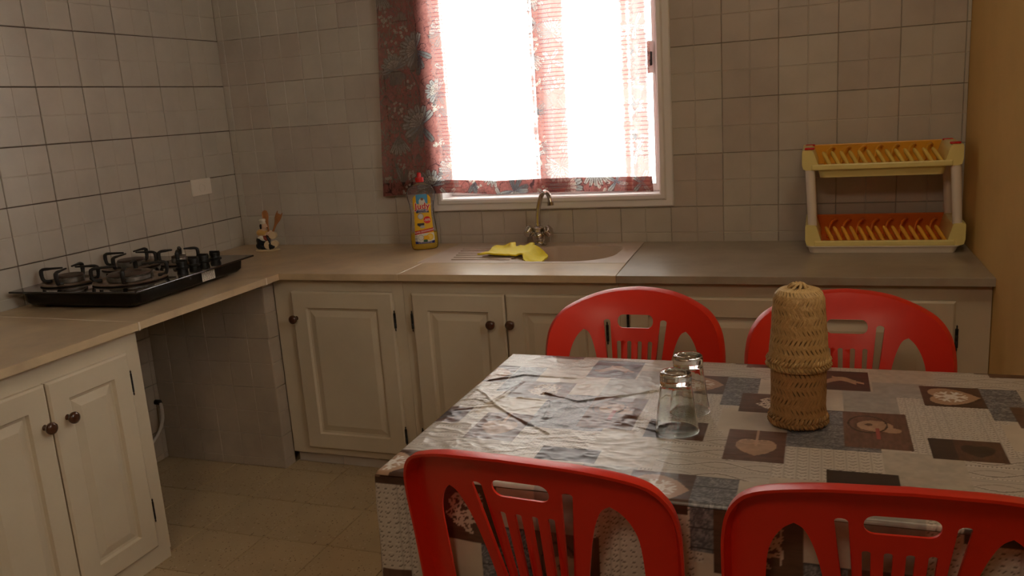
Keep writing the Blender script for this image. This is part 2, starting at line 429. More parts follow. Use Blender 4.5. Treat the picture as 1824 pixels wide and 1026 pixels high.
# floor tiles
FT = .248; FX = .595; FY = -.9237
fm = []
for k in range(3):
    e = .0025; h = FT/2-.0015
    fm.append(([(-h, -h, -.004), (h, -h, -.004), (h, h, -.004), (-h, h, -.004), (-h, -h, -.0008), (h, -h, -.0008), (h, h, -.0008), (-h, h, -.0008), (-h+.001, -h+.001, 0), (h-.001, -h+.001, 0), (h-.001, h-.001, 0), (-h+.001, h-.001, 0)],
               [(8, 9, 10, 11), (4, 5, 9, 8), (5, 6, 10, 9), (6, 7, 11, 10), (7, 4, 8, 11), (0, 1, 5, 4), (1, 2, 6, 5), (2, 3, 7, 6), (3, 0, 4, 7)]))
proto = None
for i in range(-3, 10):
    for j in range(-4, 14):
        x = FX+FT*(i+.5); y = FY-FT*(j-.5)
        if x > XR+.1 or x < -.11 or y > .1: continue
        if proto is None: proto = add('floor_tile', fm[0][0], fm[0][1], M['terrazzo'], fl, local=True); o = proto
        else: o = proto.copy(); COL.objects.link(o)
        o.location = (x, y, random.uniform(-.0004, .0003)); o.parent = fl
fb = setp(MB().box(0, XR, YF, FY-FT*13, -.004, 0).build('floor_slab', M['terrazzo'], fl, local=True))
# tiled plinth below the back cabinets
bb = struct('baseboard_back', MB().box(.60, XR-.005, -.588, -.57, 0, .05), M['grout'])
for k in range(12):
    x0 = .602+k*.205; x1 = min(x0+.203, XR-.006)
    if x1-x0 < .02: break
    MB().bbox(x0, x1, -.596, -.587, .001, .049, .0012).build('tile', M['tile_b'], bb)
# ------------------------------------------------------------------ window
def rect_sweep(x0, x1, z0, z1, prof, close=False):
    """prof: (inset, y) loops around a rectangle in the xz plane"""
    v = []; f = []
    for d, y in prof: v += [(x0+d, y, z0+d), (x1-d, y, z0+d), (x1-d, y, z1-d), (x0+d, y, z1-d)]
    n = len(prof)
    for i in range(n if close else n-1):
        a = i*4; b = ((i+1) % n)*4
        for k in range(4): f.append((a+k, b+k, b+(k+1) % 4, a+(k+1) % 4))
    return v, f
win = thing('window_1', ((WX0+WX1)/2, 0, WZ0), None, None); win['kind'] = 'structure'
v, f = rect_sweep(1.017, 2.045, .932, 2.06, [(0, .002), (0, -.012), (.004, -.016), (.026, -.018), (.032, -.027), (.046, -.030), (.052, -.024), (.054, .105), (.035, .105), (.035, .004)], close=True)
add('window_frame', v, f, M['pvc'], win, smooth=True, sharp=30)
for (x0, x1, y0) in [(1.036, 1.520, .075), (1.490, 1.996, .045)]:
    v, f = rect_sweep(x0, x1, .986, 2.006, [(0, y0+.024), (0, y0+.003), (.003, y0), (.022, y0), (.030, y0+.006), (.030, y0+.024)], close=True)
    sash = add('sash', v, f, M['pvc'], win, smooth=True, sharp=30)
    MB().box(x0+.02, x1-.02, y0+.010, y0+.013, 1.01, 1.98).build('pane', M['pane'], sash)
MB().bbox(1.950, 1.976, .030, .046, 1.44, 1.56, .004).build('latch_plate', M['pvc'], win)
setp(MB().bbox(1.956, 1.970, .014, .034, 1.468, 1.520, .003).build('latch', M['black'], win), 'black sliding window latch')

v, f = rect_sweep(VY0-.03, VY1+.03, VZ0-.03, VZ1+.03, [(0, .002), (0, -.014), (.03, -.016), (.036, .06), (.036, .10), (.03, .10)], close=True)
win2 = thing('window_2', (XR, (VY0+VY1)/2, VZ0), None, None); win2['kind'] = 'structure'
add('window_frame', [(XR+p[1], p[0], p[2]) for p in v], [tuple(reversed(q)) for q in f], M['pvc'], win2)
MB().box(XR+.07, XR+.074, VY0+.004, VY1-.004, VZ0+.004, VZ1-.004).build('pane', M['pane'], win2)

# ------------------------------------------------------------------ curtain
STRIPS = [(1.085, 1.165), (1.525, 1.665), (1.84, 1.90), (1.915, 1.965)]
def paint_curtain(X, Z):
    """X,Z world coordinates along the cloth -> rgb"""
    n = X.shape
    base = np.array([.37, .155, .14]); dark = np.array([.10, .045, .05]); grey = np.array([.36, .36, .34]); lt = np.array([.62, .60, .54]); blue = np.array([.17, .22, .27])
    nz = fbm(X, Z, .03, 3)[..., None]; n2 = vnoise(X, Z, .006, 9)[..., None]
    C = base*(.72+.5*nz)*(.85+.3*n2)
    # fine vine scribbles
    vn = np.abs(fbm(X, Z, .055, 21, 2)-.5); C = np.where((vn < .010)[..., None], dark*1.1, C)
    vn = np.abs(fbm(X, Z, .03, 25, 2)-.52); C = np.where(((vn < .008) & (fbm(X, Z, .1, 5) > .48))[..., None], dark*1.4, C)
    vn = np.abs(fbm(X, Z, .016, 29, 2)-.5); C = np.where(((vn < .022) & (fbm(X, Z, .07, 6) > .5))[..., None], C*.55+.02, C)
    rg = np.random.default_rng(5)
    def leafs(cx, cz, r, ang, cnt, spread, wd, c1, c2):
        nonlocal C
        dx = X-cx; dz = Z-cz
        box = (np.abs(dx) < r*1.3) & (np.abs(dz) < r*1.3)
        if not box.any(): return
        for k in range(cnt):
            a = ang+(k-(cnt-1)/2)*spread
            u = dx*cos(a)+dz*sin(a); q = -dx*sin(a)+dz*cos(a); t = u/r
            hw = wd*r*np.sqrt(np.clip(t*(1.04-t), 0, 1))*2*(.45+.55*np.clip(t, 0, 1))
            msk = (t > .02) & (t < 1.02) & (np.abs(q) < hw)
            edge = msk & ((np.abs(q) > hw*.80) | (t > .97))
            vein = msk & (np.abs(q) < r*.018)
            sh = (c1*(1-np.clip(t, 0, 1))[..., None]+c2*np.clip(t, 0, 1)[..., None])
            C = np.where(msk[..., None], sh*(.85+.3*n2), C); C = np.where((edge | vein)[..., None], dark*1.3, C)
    def dots(cx, cz, r, cnt, c=lt):
        nonlocal C
        for k in range(cnt):
            a = rg.random()*6.28; q = r*math.sqrt(rg.random()); d = np.hypot(X-cx-q*cos(a), Z-cz-q*sin(a))
            C = np.where((d < .0052)[..., None], c, C); C = np.where((d < .0018)[..., None], dark, C)
    def bloom(cx, cz, r, a):
        leafs(cx, cz, r*1.1, a+pi*.8, 3, .7, .20, blue*.6, grey*.6)
        leafs(cx, cz, r, a, 7, .50, .24, blue, grey*1.25)
        leafs(cx, cz, r*.62, a, 5, .45, .25, grey*.9, lt)
    def fan(cx, cz, r, a):
        leafs(cx, cz, r, a, 5, .30, .13, blue*.9, lt)
    def stem(x0, z0, x1, z1, b):
        nonlocal C
        t = np.clip(((X-x0)*(x1-x0)+(Z-z0)*(z1-z0))/((x1-x0)**2+(z1-z0)**2), 0, 1)
        nx, nz_ = -(z1-z0), (x1-x0); l = math.hypot(nx, nz_); px = x0+(x1-x0)*t+nx/l*b*np.sin(t*pi); pz = z0+(z1-z0)*t+nz_/l*b*np.sin(t*pi)
        C = np.where((np.hypot(X-px, Z-pz) < .0022)[..., None], dark, C)
    # the flowers of the part that hangs over the wall
    stem(.98, 1.52, .99, 1.33, .03); stem(.90, 1.30, .86, 1.19, .02); stem(1.0, 1.78, .99, 1.62, .03)
    fan(.875, 1.845, .075, -pi/2-.1); dots(.885, 1.735, .03, 14); leafs(.955, 1.76, .05, -pi/2, 3, .5, .2, dark, base)
    dots(.945, 1.68, .03, 12); dots(.90, 1.62, .035, 9); bloom(1.01, 1.60, .075, pi*.85); leafs(1.035, 1.58, .08, -pi*.65, 2, .5, .2, blue*.4, grey*.5)
    bloom(.905, 1.535, .062, pi*.6); leafs(.905, 1.53, .06, -pi*.35, 2, .9, .26, blue*.5, grey*.6); dots(.975, 1.47, .02, 7)
    dots(.90, 1.37, .04, 12); bloom(1.005, 1.30, .085, pi*.7); fan(.895, 1.26, .085, -pi/2+.05); dots(.90, 1.135, .025, 8); leafs(.985, 1.18, .035, -pi/2, 3, .5, .2, dark, base)
    dots(.95, 1.085, .022, 14); leafs(.865, 1.15, .10, -pi/2+.35, 1, .3, .14, blue, lt); leafs(.895, 1.04, .08, pi/2-.2, 2, .4, .12, blue*.4, grey*.5)
    bloom(1.035, 1.04, .07, pi*.55); dots(.83, 1.08, .012, 5); dots(.92, 1.02, .03, 8)
    # the rest of the cloth
    for gx in np.arange(1.12, 2.05, .10):
        for gz in np.arange(1.02, 2.1, .105):
            x = gx+rg.uniform(-.03, .03); z = gz+rg.uniform(-.035, .035); k = rg.integers(0, 4)
            if k == 0: bloom(x, z, rg.uniform(.05, .075), rg.uniform(0, 6.28))
            elif k == 1: fan(x, z, rg.uniform(.05, .08), -pi/2+rg.uniform(-.6, .6)); dots(x+.03, z+.03, .025, 8)
            elif k == 2: dots(x, z, .03, 12); leafs(x, z, .06, rg.uniform(0, 6.28), 2, .5, .2, blue*.5, grey*.7)
            else: leafs(x, z, .05, rg.uniform(0, 6.28), 4, 1.4, .24, blue, lt)
    # printed columns of short cross lines and a lattice of dots
    ph = (Z % .0158); rows = (ph < .0021)
    for a, b in STRIPS:
        ed = a+.014*(vnoise(Z, Z*0+3, .007, 91)-.5), b+.022*(vnoise(Z, Z*0+7, .007, 92)-.4)
        ins = (X > ed[0]) & (X < ed[1])
        C = np.where((ins & ~rows)[..., None], C*.55+np.array([.50, .26, .22])*.45, C)
        u = X/.0088; k = (np.floor(Z/.0079) % 2)*.5; d = np.hypot(((u+k) % 1-.5)*.0088, (Z/.0079 % 1-.5)*.0079)
        C = np.where((ins & (d < .0017) & (X < (ed[0]+ed[1])/2))[..., None], blue*.9, C)
        C = np.where((rows & ins & (X > ed[0]+.018))[..., None], dark*np.array([2.6, 1.2, 1.2]), C)
    return np.clip(C, 0, 1)
def paint(o, C, name='paint'):
    a = o.data.attributes.new(name, 'FLOAT_COLOR', 'POINT'); q = np.ones((len(C), 4), np.float32); q[:, :3] = C; a.data.foreach_set('color', q.ravel())
CZ0, CZ1 = 1.004, 2.06
def curtain_sheet(name, z0, z1, dy, sheer, step=.0026, parent=None):
    nx = int(1.16/step); nz = int((z1-z0)/step)
    s = np.linspace(0, 1, nx); zz = np.linspace(z0, z1, nz); S, Z = np.meshgrid(s, zz, indexing='ij')
    sag = .010*np.sin(S*pi*1.3+.2)-.013*np.clip((S-.25)/.2, 0, 1)*np.clip((.75-S)/.3, 0, 1)
    Zw = Z+(sag)*np.clip((1.3-Z)/.3, 0, 1)
    left = .797+(Z-1.005)*.0675; right = 1.972+.006*np.sin(Z*9)
    X = left+(right-left)*S
    D = (Z-CZ0)/(CZ1-CZ0)
    Y = -.047-.010*np.sin(X*19+1.2*np.sin(Z*2.1))*(.55+.6*D)-.006*np.sin(X*47+Z*1.7)*(.3+.9*D)-.012*np.exp(-((X-1.585-.02*np.sin(Z*5))/.022)**2)-.010*np.exp(-((X-1.90-.015*(2-Z))/.016)**2)
    Y += .004*(fbm(X, Z, .08, 2)-.5)+dy; Y = np.minimum(Y, -.0335+dy)
    V = np.stack([X, Y, Zw], -1).reshape(-1, 3)
    F = grid_faces(nx, nz)
    o = add(name, V, F, M['curtain'], parent, smooth=True)
    paint(o, paint_curtain(X, Z).reshape(-1, 3))
    th = o.data.attributes.new('sheer', 'FLOAT', 'POINT')
    q = np.full(X.shape, sheer)*(.75+.5*vnoise(X*6, Z, .012, 4))
    for a_, b_, k_ in [(1.02, 1.135, .14), (1.500, 1.515, .08), (1.515, 1.645, .11), (1.865, 1.895, .10), (1.895, 1.965, .16)]:
        rag = .010*(vnoise(Z, X*0, .006, 8)-.5)+.006*(vnoise(Z, X*0, .03, 18)-.5)
        w_ = np.clip((X-a_+rag)/.006, 0, 1)*np.clip((b_+rag-X)/.006, 0, 1)
        q = q*(1-w_)+sheer*k_*w_
    rw = (Z % .0158 < .0021)
    for a_, b_ in STRIPS:
        q = np.where(rw & (X > a_+.02-.02*vnoise(Z, Z*0, .02, 93)) & (X < b_+.03*vnoise(Z, Z*0, .017, 94)), q*.30, q)
    th.data.foreach_set('value', q.astype(np.float32).ravel())
    return o
cur = thing('curtain', (1.39, -.05, CZ0), 'red floral print curtain hanging over the sunlit window above the sink', 'curtain')
curtain_sheet('cloth', CZ0, CZ1, 0, .36, parent=cur)
curtain_sheet('hem', CZ0+.001, CZ0+.056, .003, .0, parent=cur)
rod = thing('curtain_rod', (1.39, -.05, 2.065), 'slim metal rod carrying the red floral curtain at the top', 'curtain rod')
MB().tube([(.80, -.047, 2.066), (2.1, -.047, 2.066)], .007).build('rod', M['chrome'], rod, smooth=True, sharp=40)
for x in (.83, 2.07): MB().tube([(x, .0, 2.066), (x, -.047, 2.066)], .006).build('bracket', M['chrome'], rod, smooth=True, sharp=40)

# ------------------------------------------------------------------ worktop
wt = thing('worktop', (.65, -.65, ZC-.024), 'beige stone L-shaped worktop running under the window and along the tiled left wall', 'worktop')
def slab(poly, mt, label=None, holes=None):
    if holes: 
        v, f = cdt_plate(poly, holes, 5, 1, lambda s, t, d: (s, t, ZC-.024*d)); o = add('slab', v, f, mt, wt)
    else: o = MB().prism(poly, ZC-.024, ZC, .0012).build('slab', mt, wt)
    if label: o['label'] = label
e = .0005
slab([(0.002, -2.35), (.655, -2.35), (.655, -1.362-.006), (.002, -1.345-.006)], M['marble'])
slab([(0.002, -1.345), (.655, -1.362), (.655, -.735), (.002, -.735)], M['marble'])
slab([(.002, -.733), (.6535, -.733), (.6535, -.6535), (1.158-e, -.6535), (1.158-e, -.440), (1.131-e, -.440), (1.131-e, -.001), (.002, -.001)], M['marble'])
slab([(1.158+e, -.6535), (1.957-e, -.6535), (1.945-e, -.440), (1.158+e, -.440)], M['marble'])
slab([(1.957+e, -.6535), (XR-.001, -.6535), (XR-.001, -.001), (1.925+e, -.001)], M['marble_r'], 'greyer stone slab right of the sink')
# pale cement in the joint beside the hob
j = MB().prism([(.002, -1.3515), (.657, -1.3685), (.657, -1.3615), (.002, -1.3445)], ZC-.026, ZC+.0005, .0005)
j.build('cement_joint', M['joint'], wt)
MB().box(.648, .656, -.737, -.731, ZC-.025, ZC+.0006).build('cement_joint', M['joint'], wt)
jt = MB().box(1.1295, 1.1325, -.4405, -.002, ZC-.004, ZC+.0011).box(1.1295, 1.945, -.4415, -.4392, ZC-.004, ZC+.0009)
jt.build('cement_joint', M['joint'], wt)
blk = MB().bbox(.455, .545, -.712, -.6805, ZC-.046, ZC-.0246, .001).build('support_block', M['tablewood'])
setp(blk, 'small dark wooden block fixed under the worktop at the top of the tiled stub wall', 'block')

# ------------------------------------------------------------------ sink
sk = thing('sink', (1.53, -.22, ZC-.15), 'beige composite inset sink with a ribbed drainer on its left', 'sink')
SO = [(1.131, -.439), (1.944, -.439), (1.924, -.002), (1.131, -.002)]
bowl = rrect(1.53, 1.872, -.412, -.092, [.055, .07, .06, .15], 10)
v, f = cdt_plate(SO, [bowl], .06, 1, lambda s, t, d: (s, t, ZC+.0005-.012*d))
add('rim', v, f, M['sink'], sk, smooth=True, sharp=30)
cx, cy = 1.70, -.25; v = []; f = []; nb = len(bowl)
for sc, z in [(1.0, .0005), (.99, -.004), (.965, -.05), (.93, -.115), (.86, -.14), (.6, -.148), (.12, -.150)]:
    v += [(cx+(a-cx)*sc, cy+(b-cy)*sc, ZC+z) for a, b in bowl]
for i in range(6):
    for k in range(nb): f.append((i*nb+k, i*nb+(k+1) % nb, (i+1)*nb+(k+1) % nb, (i+1)*nb+k))
f.append(tuple(range(6*nb, 7*nb)))
add('basin', v, f, M['sink'], sk, smooth=True, sharp=50)
MB().lathe([(.036, 0), (.036, .003), (.028, .004), (.02, .001), (0, .001)], (cx, cy, ZC-.1495), 24).build('drain', M['chrome'], sk, smooth=True, sharp=40)
dr_ = MB()
for k in range(6):
    y = -.145-.046*k; dr_.put(*(lambda m: (m.v, m.f))(MB().bbox(1.20+.01*k, 1.492, y-.011, y+.011, ZC-.004, ZC+.0042, .0035)))
dr_.build('drainer_ribs', M['sink'], sk, smooth=True, sharp=60)

# ------------------------------------------------------------------ tap
tp = thing('mixer_tap', (1.507, -.072, ZC+.001), 'chrome swan-neck mixer tap with two round handles behind the sink', 'tap')
TX, TY, TZ = 1.507, -.072, ZC+.001
b = MB().lathe([(.030, 0), (.031, .006), (.027, .010), (.024, .016), (.027, .03), (.030, .04), (.026, .052), (.019, .058), (.019, .066), (.023, .068), (.023, .074), (.016, .080), (.0, .082)], (TX, TY, TZ), 32)
for s in (-1, 1):
    d = Vector((s*.82, -.10, .46)).normalized()
    b.tube([Vector((TX, TY, TZ+.036)), Vector((TX, TY, TZ+.036))+d*.030], [.016, .013], 16)
b.build('body', M['chrome'], tp, smooth=True, sharp=40)
for s in (-1, 1):
    d = Vector((s*.82, -.10, .46)).normalized(); q = d.to_track_quat('Z', 'Y').to_matrix()
    hb = MB(); n = 36; prof = [(.010, 0), (.016, .003), (.0225, .010), (.024, .020), (.0225, .028), (.016, .032), (0, .033)]
    hb.lathe(prof, (0, 0, 0), n)
    hb.v = [((x*(1+.07*cos(6*math.atan2(y, x)))), (y*(1+.07*cos(6*math.atan2(y, x)))), z) for x, y, z in hb.v]
    c = Vector((TX, TY, TZ+.036))+d*.030
    hb.map(lambda x, y, z: (q @ Vector((x, y, z)))+c)
    hb.build('handle', M['chrome'], tp, smooth=True, sharp=60)
pts = spline([(TX, TY, TZ+.075), (TX+.001, TY-.004, TZ+.105), (TX+.010, TY-.018, TZ+.150), (TX+.030, TY-.043, TZ+.197), (TX+.050, TY-.068, TZ+.220), (TX+.072, TY-.098, TZ+.226), (TX+.090, TY-.120, TZ+.214), (TX+.098, TY-.131, TZ+.188)], 6)
MB().tube(pts, .0095, 16).tube([pts[-1]+Vector((0, 0, .004)), pts[-1]-Vector((-.001, .001, .010))], .0125, 16).build('spout', M['chrome'], tp, smooth=True, sharp=50)

# ------------------------------------------------------------------ yellow rubber cloth
def yellow_cloth():
    out = [(1.345, -.335), (1.375, -.27), (1.365, -.20), (1.40, -.165), (1.43, -.13), (1.465, -.155), (1.485, -.20), (1.505, -.15), (1.535, -.13), (1.56, -.16), (1.565, -.19), (1.60, -.165), (1.635, -.20), (1.645, -.27), (1.65, -.36), (1.625, -.395), (1.59, -.40), (1.56, -.35), (1.50, -.345), (1.43, -.352)]
    out = [(1.345+(x-1.345)*.85, -.40+(y+.40)*.86) for x, y in out]
    def h(x, y):
        a = .008+.016*np.float64(fbm(np.array([x]), np.array([y]), .055, 31)[0])+.005*math.sin(x*75+y*30)*math.exp(-((y+.2)/.08)**2)
        a += .006*math.exp(-((y+.20)/.035)**2)
        a += .007*(np.float64(fbm(np.array([x]), np.array([y]), .022, 33, 2)[0])-.4)
        if x > 1.535:
            s = min(1, (x-1.535)/.04); bow = y < -.10
            a -= s*(.030*min(1, max(0, (-.12-y)/.1))) if bow else 0
        return a
    def fn(s, t, d): return (s, t, ZC+h(s, t)-.006*d+.0035)
    P = [(a, b) for a, b in [q[:2] for q in spline([(x, y, 0) for x, y in out+out[:1]], 4)][:-1]]
    v, f = cdt_plate(P, [], .008, 1, fn)
    o = add('cleaning_cloth', v, f, M['yellowcloth'], None, smooth=True, sharp=60)
    return setp(o, 'crumpled bright yellow rubber cloth lying over the drainer beside the tap', 'cloth')
yellow_cloth()

# ------------------------------------------------------------------ cupboards
def panel_door(name, axis, a0, a1, z0, z1, face, parent, out, hinge_a, knob_a, knob_z, hz, hmat='black', s=.0045):
    """axis 'x': door in xz plane facing -y at y=face; axis 'y': in yz plane facing +x at x=face. a = coordinate along. out = direction sign"""
    T = .019
    def pos(a, d, z):  # d = distance out of the carcass
        return (a, face-d, z) if axis == 'x' else (face+d, a, z)
    L = [(0, .0005), (0, T-.005), (.006, T), (.062, T), (.066, T-.010), (.074, T-.011), (.098, T-.0035), (.100, T-.0035)]
    v = []; f = []
    for ins, d in L:
        v += [pos(a0+ins, d, z0+ins), pos(a1-ins, d, z0+ins), pos(a1-ins, d, z1-ins), pos(a0+ins, d, z1-ins)]
    for i in range(len(L)-1):
        for k in range(4):
            q = (i*4+k, i*4+(k+1) % 4, i*4+4+(k+1) % 4, i*4+4+k); f.append(q)
    n = (len(L)-1)*4; f.append((n, n+1, n+2, n+3)); f.append((3, 2, 1, 0))
    d = add(name, v, f, M['cream'], parent)
    # knob
    rot = Vector((0, -1, 0)) if axis == 'x' else Vector((1, 0, 0)); q = rot.to_track_quat('Z', 'Y').to_matrix()
    kb = MB().lathe([(.0085, 0), (.007, .004), (.006, .012), (.009, .016), (.0155, .020), (.017, .026), (.0155, .031), (.010, .034), (0, .035)], pos(knob_a, T-.0005, knob_z), 24, rot=q)
    k = kb.build('knob', M['knob'], d, smooth=True, sharp=60)
    for z in hz:
        c = pos(hinge_a, T-.004, z)
        hb = MB().lathe([(0, -.041), (.0025, -.036), (.0018, -.030), (s, -.028), (s, -.010), (s*.8, -.009), (s, -.008), (s, .008), (s*.8, .009), (s, .010), (s, .028), (.0018, .030), (.0025, .036), (0, .041)], c, 12)
        hb.build('hinge', M[hmat], d, smooth=True, sharp=50)
    return d
YC = -.6195
def cabinet(x0, x1, label):
    c = thing('base_cabinet', ((x0+x1)/2, -.3, 0), label, 'cabinet')
    X0, X1, Z0, Z1 = x0+.0006, x1-.0006, .0515, ZC-.0245
    mb = MB().box(X0, X1, YC, YC+.018, Z0, Z1).box(X0, X0+.018, YC+.018, -.004, Z0, Z1).box(X1-.018, X1, YC+.018, -.004, Z0, Z1).box(X0+.018, X1-.018, YC+.018, -.004, Z0, Z0+.018)
    mb.build('body', M['cream'], c); return c
c1 = cabinet(.5975, 1.158, 'cream painted base cabinet in the corner beside the tiled stub wall, with one panelled door')
panel_door('door', 'x', .682, 1.117, .082, .717, YC, c1, 1, 1.121, .699, .613, (.612, .160))
c2 = cabinet(1.158, 1.958, 'cream painted base cabinet below the sink, with two panelled doors and paired knobs')
panel_door('door', 'x', 1.196, 1.555, .085, .716, YC, c2, 1, 1.192, 1.507, .613, (.612, .160))
panel_door('door', 'x', 1.560, 1.912, .085, .716, YC, c2, 1, 1.917, 1.580, .615, (.590, .160))
c3 = cabinet(1.958, XR-.002, 'cream painted base cabinet behind the far chairs at the orange wall')
panel_door('door', 'x', 1.992, 2.470, .085, .717, YC, c3, 1, 1.988, 2.448, .613, (.630, .160))
panel_door('door', 'x', 2.474, 2.950, .085, .717, YC, c3, 1, 2.955, 2.497, .613, (.607, .160))
# left cabinet below the near worktop
XL = .617
c4 = thing('base_cabinet', (.3, -1.86, 0), 'cream painted base cabinet at the left, nearest the camera, with two panelled doors', 'cabinet')
MB().box(.004, XL, -2.35, -1.347, .032, ZC-.0245).build('body', M['cream'], c4)
MB().box(.03, XL-.002, -2.345, -1.349, .0005, .0315).build('plinth', M['cream'], c4)
panel_door('door', 'y', -1.694, -1.408, .070, .706, XL, c4, 1, -1.404, -1.648, .594, (.610, .190), s=.0028)
panel_door('door', 'y', -1.985, -1.699, .070, .706, XL, c4, 1, -1.989, -1.722, .592, (.610, .190), s=.0028)
# ------------------------------------------------------------------ table and oilcloth
TX0, TX1, TY0, TY1, TZT = 1.862, XR-.012, -2.088, -1.392, .75
tb = thing('dining_table', ((TX0+TX1)/2, (TY0+TY1)/2, 0), 'rectangular dining table hidden under a patchwork oilcloth, against the orange wall', 'table')
MB().bbox(TX0+.004, TX1, TY0+.006, TY1-.006, TZT-.028, TZT-.0035, .002).build('tabletop', M['tablewood'], tb)
MB().box(TX0+.06, TX1-.04, TY0+.06, TY0+.08, TZT-.10, TZT-.028).box(TX0+.06, TX1-.04, TY1-.08, TY1-.06, TZT-.10, TZT-.028).box(TX0+.06, TX0+.08, TY0+.06, TY1-.06, TZT-.10, TZT-.028).build('apron', M['tablewood'], tb)
for x in (TX0+.045, TX1-.085):
    for y in (TY0+.045, TY1-.085): MB().bbox(x, x+.04, y, y+.04, 0.0005, TZT-.0285, .003).build('leg', M['tablewood'], tb)

PX, PY, OX, OY = .475, .50, 2.399, -1.425
def cloth_paint(A, B):
    """A,B: flat cloth coordinates (world x, y when lying on the table)"""
    u = (A-OX) % PX + OX; v = -(((-(B-OY)) % PY)) + OY      # u in [2.399,2.874), v in (-1.925,-1.425]
    sh = A.shape
    n1 = fbm(A, B, .05, 40)[..., None]; n2 = vnoise(A, B, .004, 41)[..., None]; n3 = fbm(A, B, .012, 43)[..., None]
    beige = np.array([.50, .44, .375]); C = beige*(.70+.50*n1)*(.96+.08*n2)
    brown = np.array([.095, .046, .030]); dk = np.array([.040, .024, .019]); tan = np.array([.36, .22, .14])
    def R_(x0, x1, y0, y1):
        # y0 top (less negative) > y1
        m = np.zeros(sh, bool); S = np.zeros(sh); T = np.zeros(sh)
        for ox in (-PX, 0, PX):
            for oy in (-PY, 0, PY):
                q = (u+ox >= x0) & (u+ox < x1) & (v+oy <= y0) & (v+oy > y1); m |= q
                S = np.where(q, (u+ox-x0), S); T = np.where(q, (y0-v-oy), T)
        return m, S, T, x1-x0, y0-y1
    def put(m, col):
        nonlocal C; C = np.where(m[..., None], col, C)
    grain = lambda S, T: (.72+.5*vnoise(S*.25, T, .003, 50)+.25*(vnoise(S*.1, T, .012, 51)-.5))[..., None]
    def knit(m, S, T, s=.0145):
        put(m, np.array([.54, .49, .44])*(.9+.15*n1))
        a = (S/s) % 1-.5; b = (T/(s*.62)+np.abs(a)*1.1) % 1
        put(m & (b < .16) & (np.abs(a) < .36), np.array([.13, .10, .08])); put(m & (np.abs(a) > .45), np.array([.40, .36, .32]))
        put(m & (b > .25) & (b < .5) & (np.abs(a) < .3), np.array([.62, .57, .51]))
    def cable(m, S, T):
        put(m, np.array([.50, .45, .405])*(.92+.12*n1))
        t = (T/.045) % 1; w = np.abs(t-.5-.25*np.sin(S/.022)); put(m & (w < .05), np.array([.25, .215, .18])); w2 = np.abs(t-.5+.25*np.sin(S/.022)); put(m & (w2 < .04), np.array([.33, .29, .25])); put(m & (w > .05) & (w < .1), np.array([.60, .55, .5]))
        e = (t > .93); put(m & e, np.array([.62, .57, .52])); z = (t > .90) & (t < .975) & (((S/.006) % 1) < .4); put(m & z, np.array([.16, .135, .11]))
        put(m & (t < .04), np.array([.30, .27, .24]))
    def denim(m, S, T):
        q = vnoise(S, T, .0022, 61)[..., None]*.7+vnoise(S, T, .005, 62)[..., None]*.3
        put(m, np.array([.085, .088, .105])+np.array([.24, .235, .235])*np.clip(q*1.7-.55, 0, 1)); put(m & ((T % .034) < .0022), np.array([.045, .045, .055]))
    def heart(S, T, cx, cy, r, rot=0):
        x = (S-cx)/r; y = -(T-cy)/r
        if rot: x, y = x*cos(rot)-y*sin(rot), x*sin(rot)+y*cos(rot)
        y = y+.15; return (x*x+y*y-1)**3*.9 - x*x*y**3 < 0
    def flake(S, T, cx, cy, r):
        x = S-cx; y = T-cy; d = np.hypot(x, y); a = np.arctan2(y, x); k = (a+pi/6) % (pi/3)-pi/6; p = d*np.cos(k); q = np.abs(d*np.sin(k))
        return (d < r) & ((q < r*.10) | (np.abs(q-(p-r*.55)) < r*.09) & (p > r*.5) | (np.abs(p-r*.33) < r*.08) & (q < r*.2))
    def wire(m, S, T, cx, cy, r, shape):
        rg = np.random.default_rng(3); L = np.zeros(sh, bool)
        for k in range(24):
            a = rg.random()*pi; o = rg.uniform(-.85, .85)*r; d = np.abs((S-cx)*cos(a)+(T-cy)*sin(a)-o); L |= d < .0014
        put(m & shape & L, np.array([.55, .45, .37]))
    # cables fill, then the patches
    knit(*R_(2.477, 2.66, -1.385, -1.430)[:3])
    m, S, T, W_, H_ = R_(2.78, 2.955, -1.405, -1.490); cable(m, S, T)
    m, S, T, W_, H_ = R_(2.78, 2.80, -1.40, -1.495); cable(m, S, T)
    m, S, T, W_, H_ = R_(2.66, 2.78, -1.385, -1.470); put(m, np.array([.50, .41, .36])*(.85+.3*n1))
    for r in [(2.683, 2.777, -1.470, -1.575), (2.626, 2.722, -1.545, -1.664)]:
        m, S, T, W_, H_ = R_(*r); put(m, np.array([.33, .315, .295])*(.75+.45*n3))
    m, S, T, W_, H_ = R_(2.722, 2.895, -1.573, -1.85); knit(m, S, T)
    m, S, T, W_, H_ = R_(2.51, 2.68, -1.847, -1.975); knit(m, S, T, .019)
    m, S, T, W_, H_ = R_(2.80, 2.905, -1.83, -1.926); cable(m, S, T)
    m, S, T, W_, H_ = R_(2.80, 2.985, -1.926, -2.0); cable(m, S, T)
    m, S, T, W_, H_ = R_(2.406, 2.53, -1.684, -1.80); put(m, np.array([.52, .45, .37])*(.8+.35*n1))
    m, S, T, W_, H_ = R_(2.68, 2.80, -1.84, -1.985); put(m, np.array([.44, .39, .33])*(.8+.4*n3))
    m, S, T, W_, H_ = R_(2.528, 2.68, -1.664, -1.848); denim(m, S, T)
    for r in [(2.399, 2.465, -1.497, -1.592), (2.399, 2.437, -1.592, -1.668)]: denim(*R_(*r)[:3])
    m, S, T, W_, H_ = R_(2.567, 2.679, -1.423, -1.545); m = m & (B > -1.8); g = grain(S, T); put(m, dk*1.1*g)
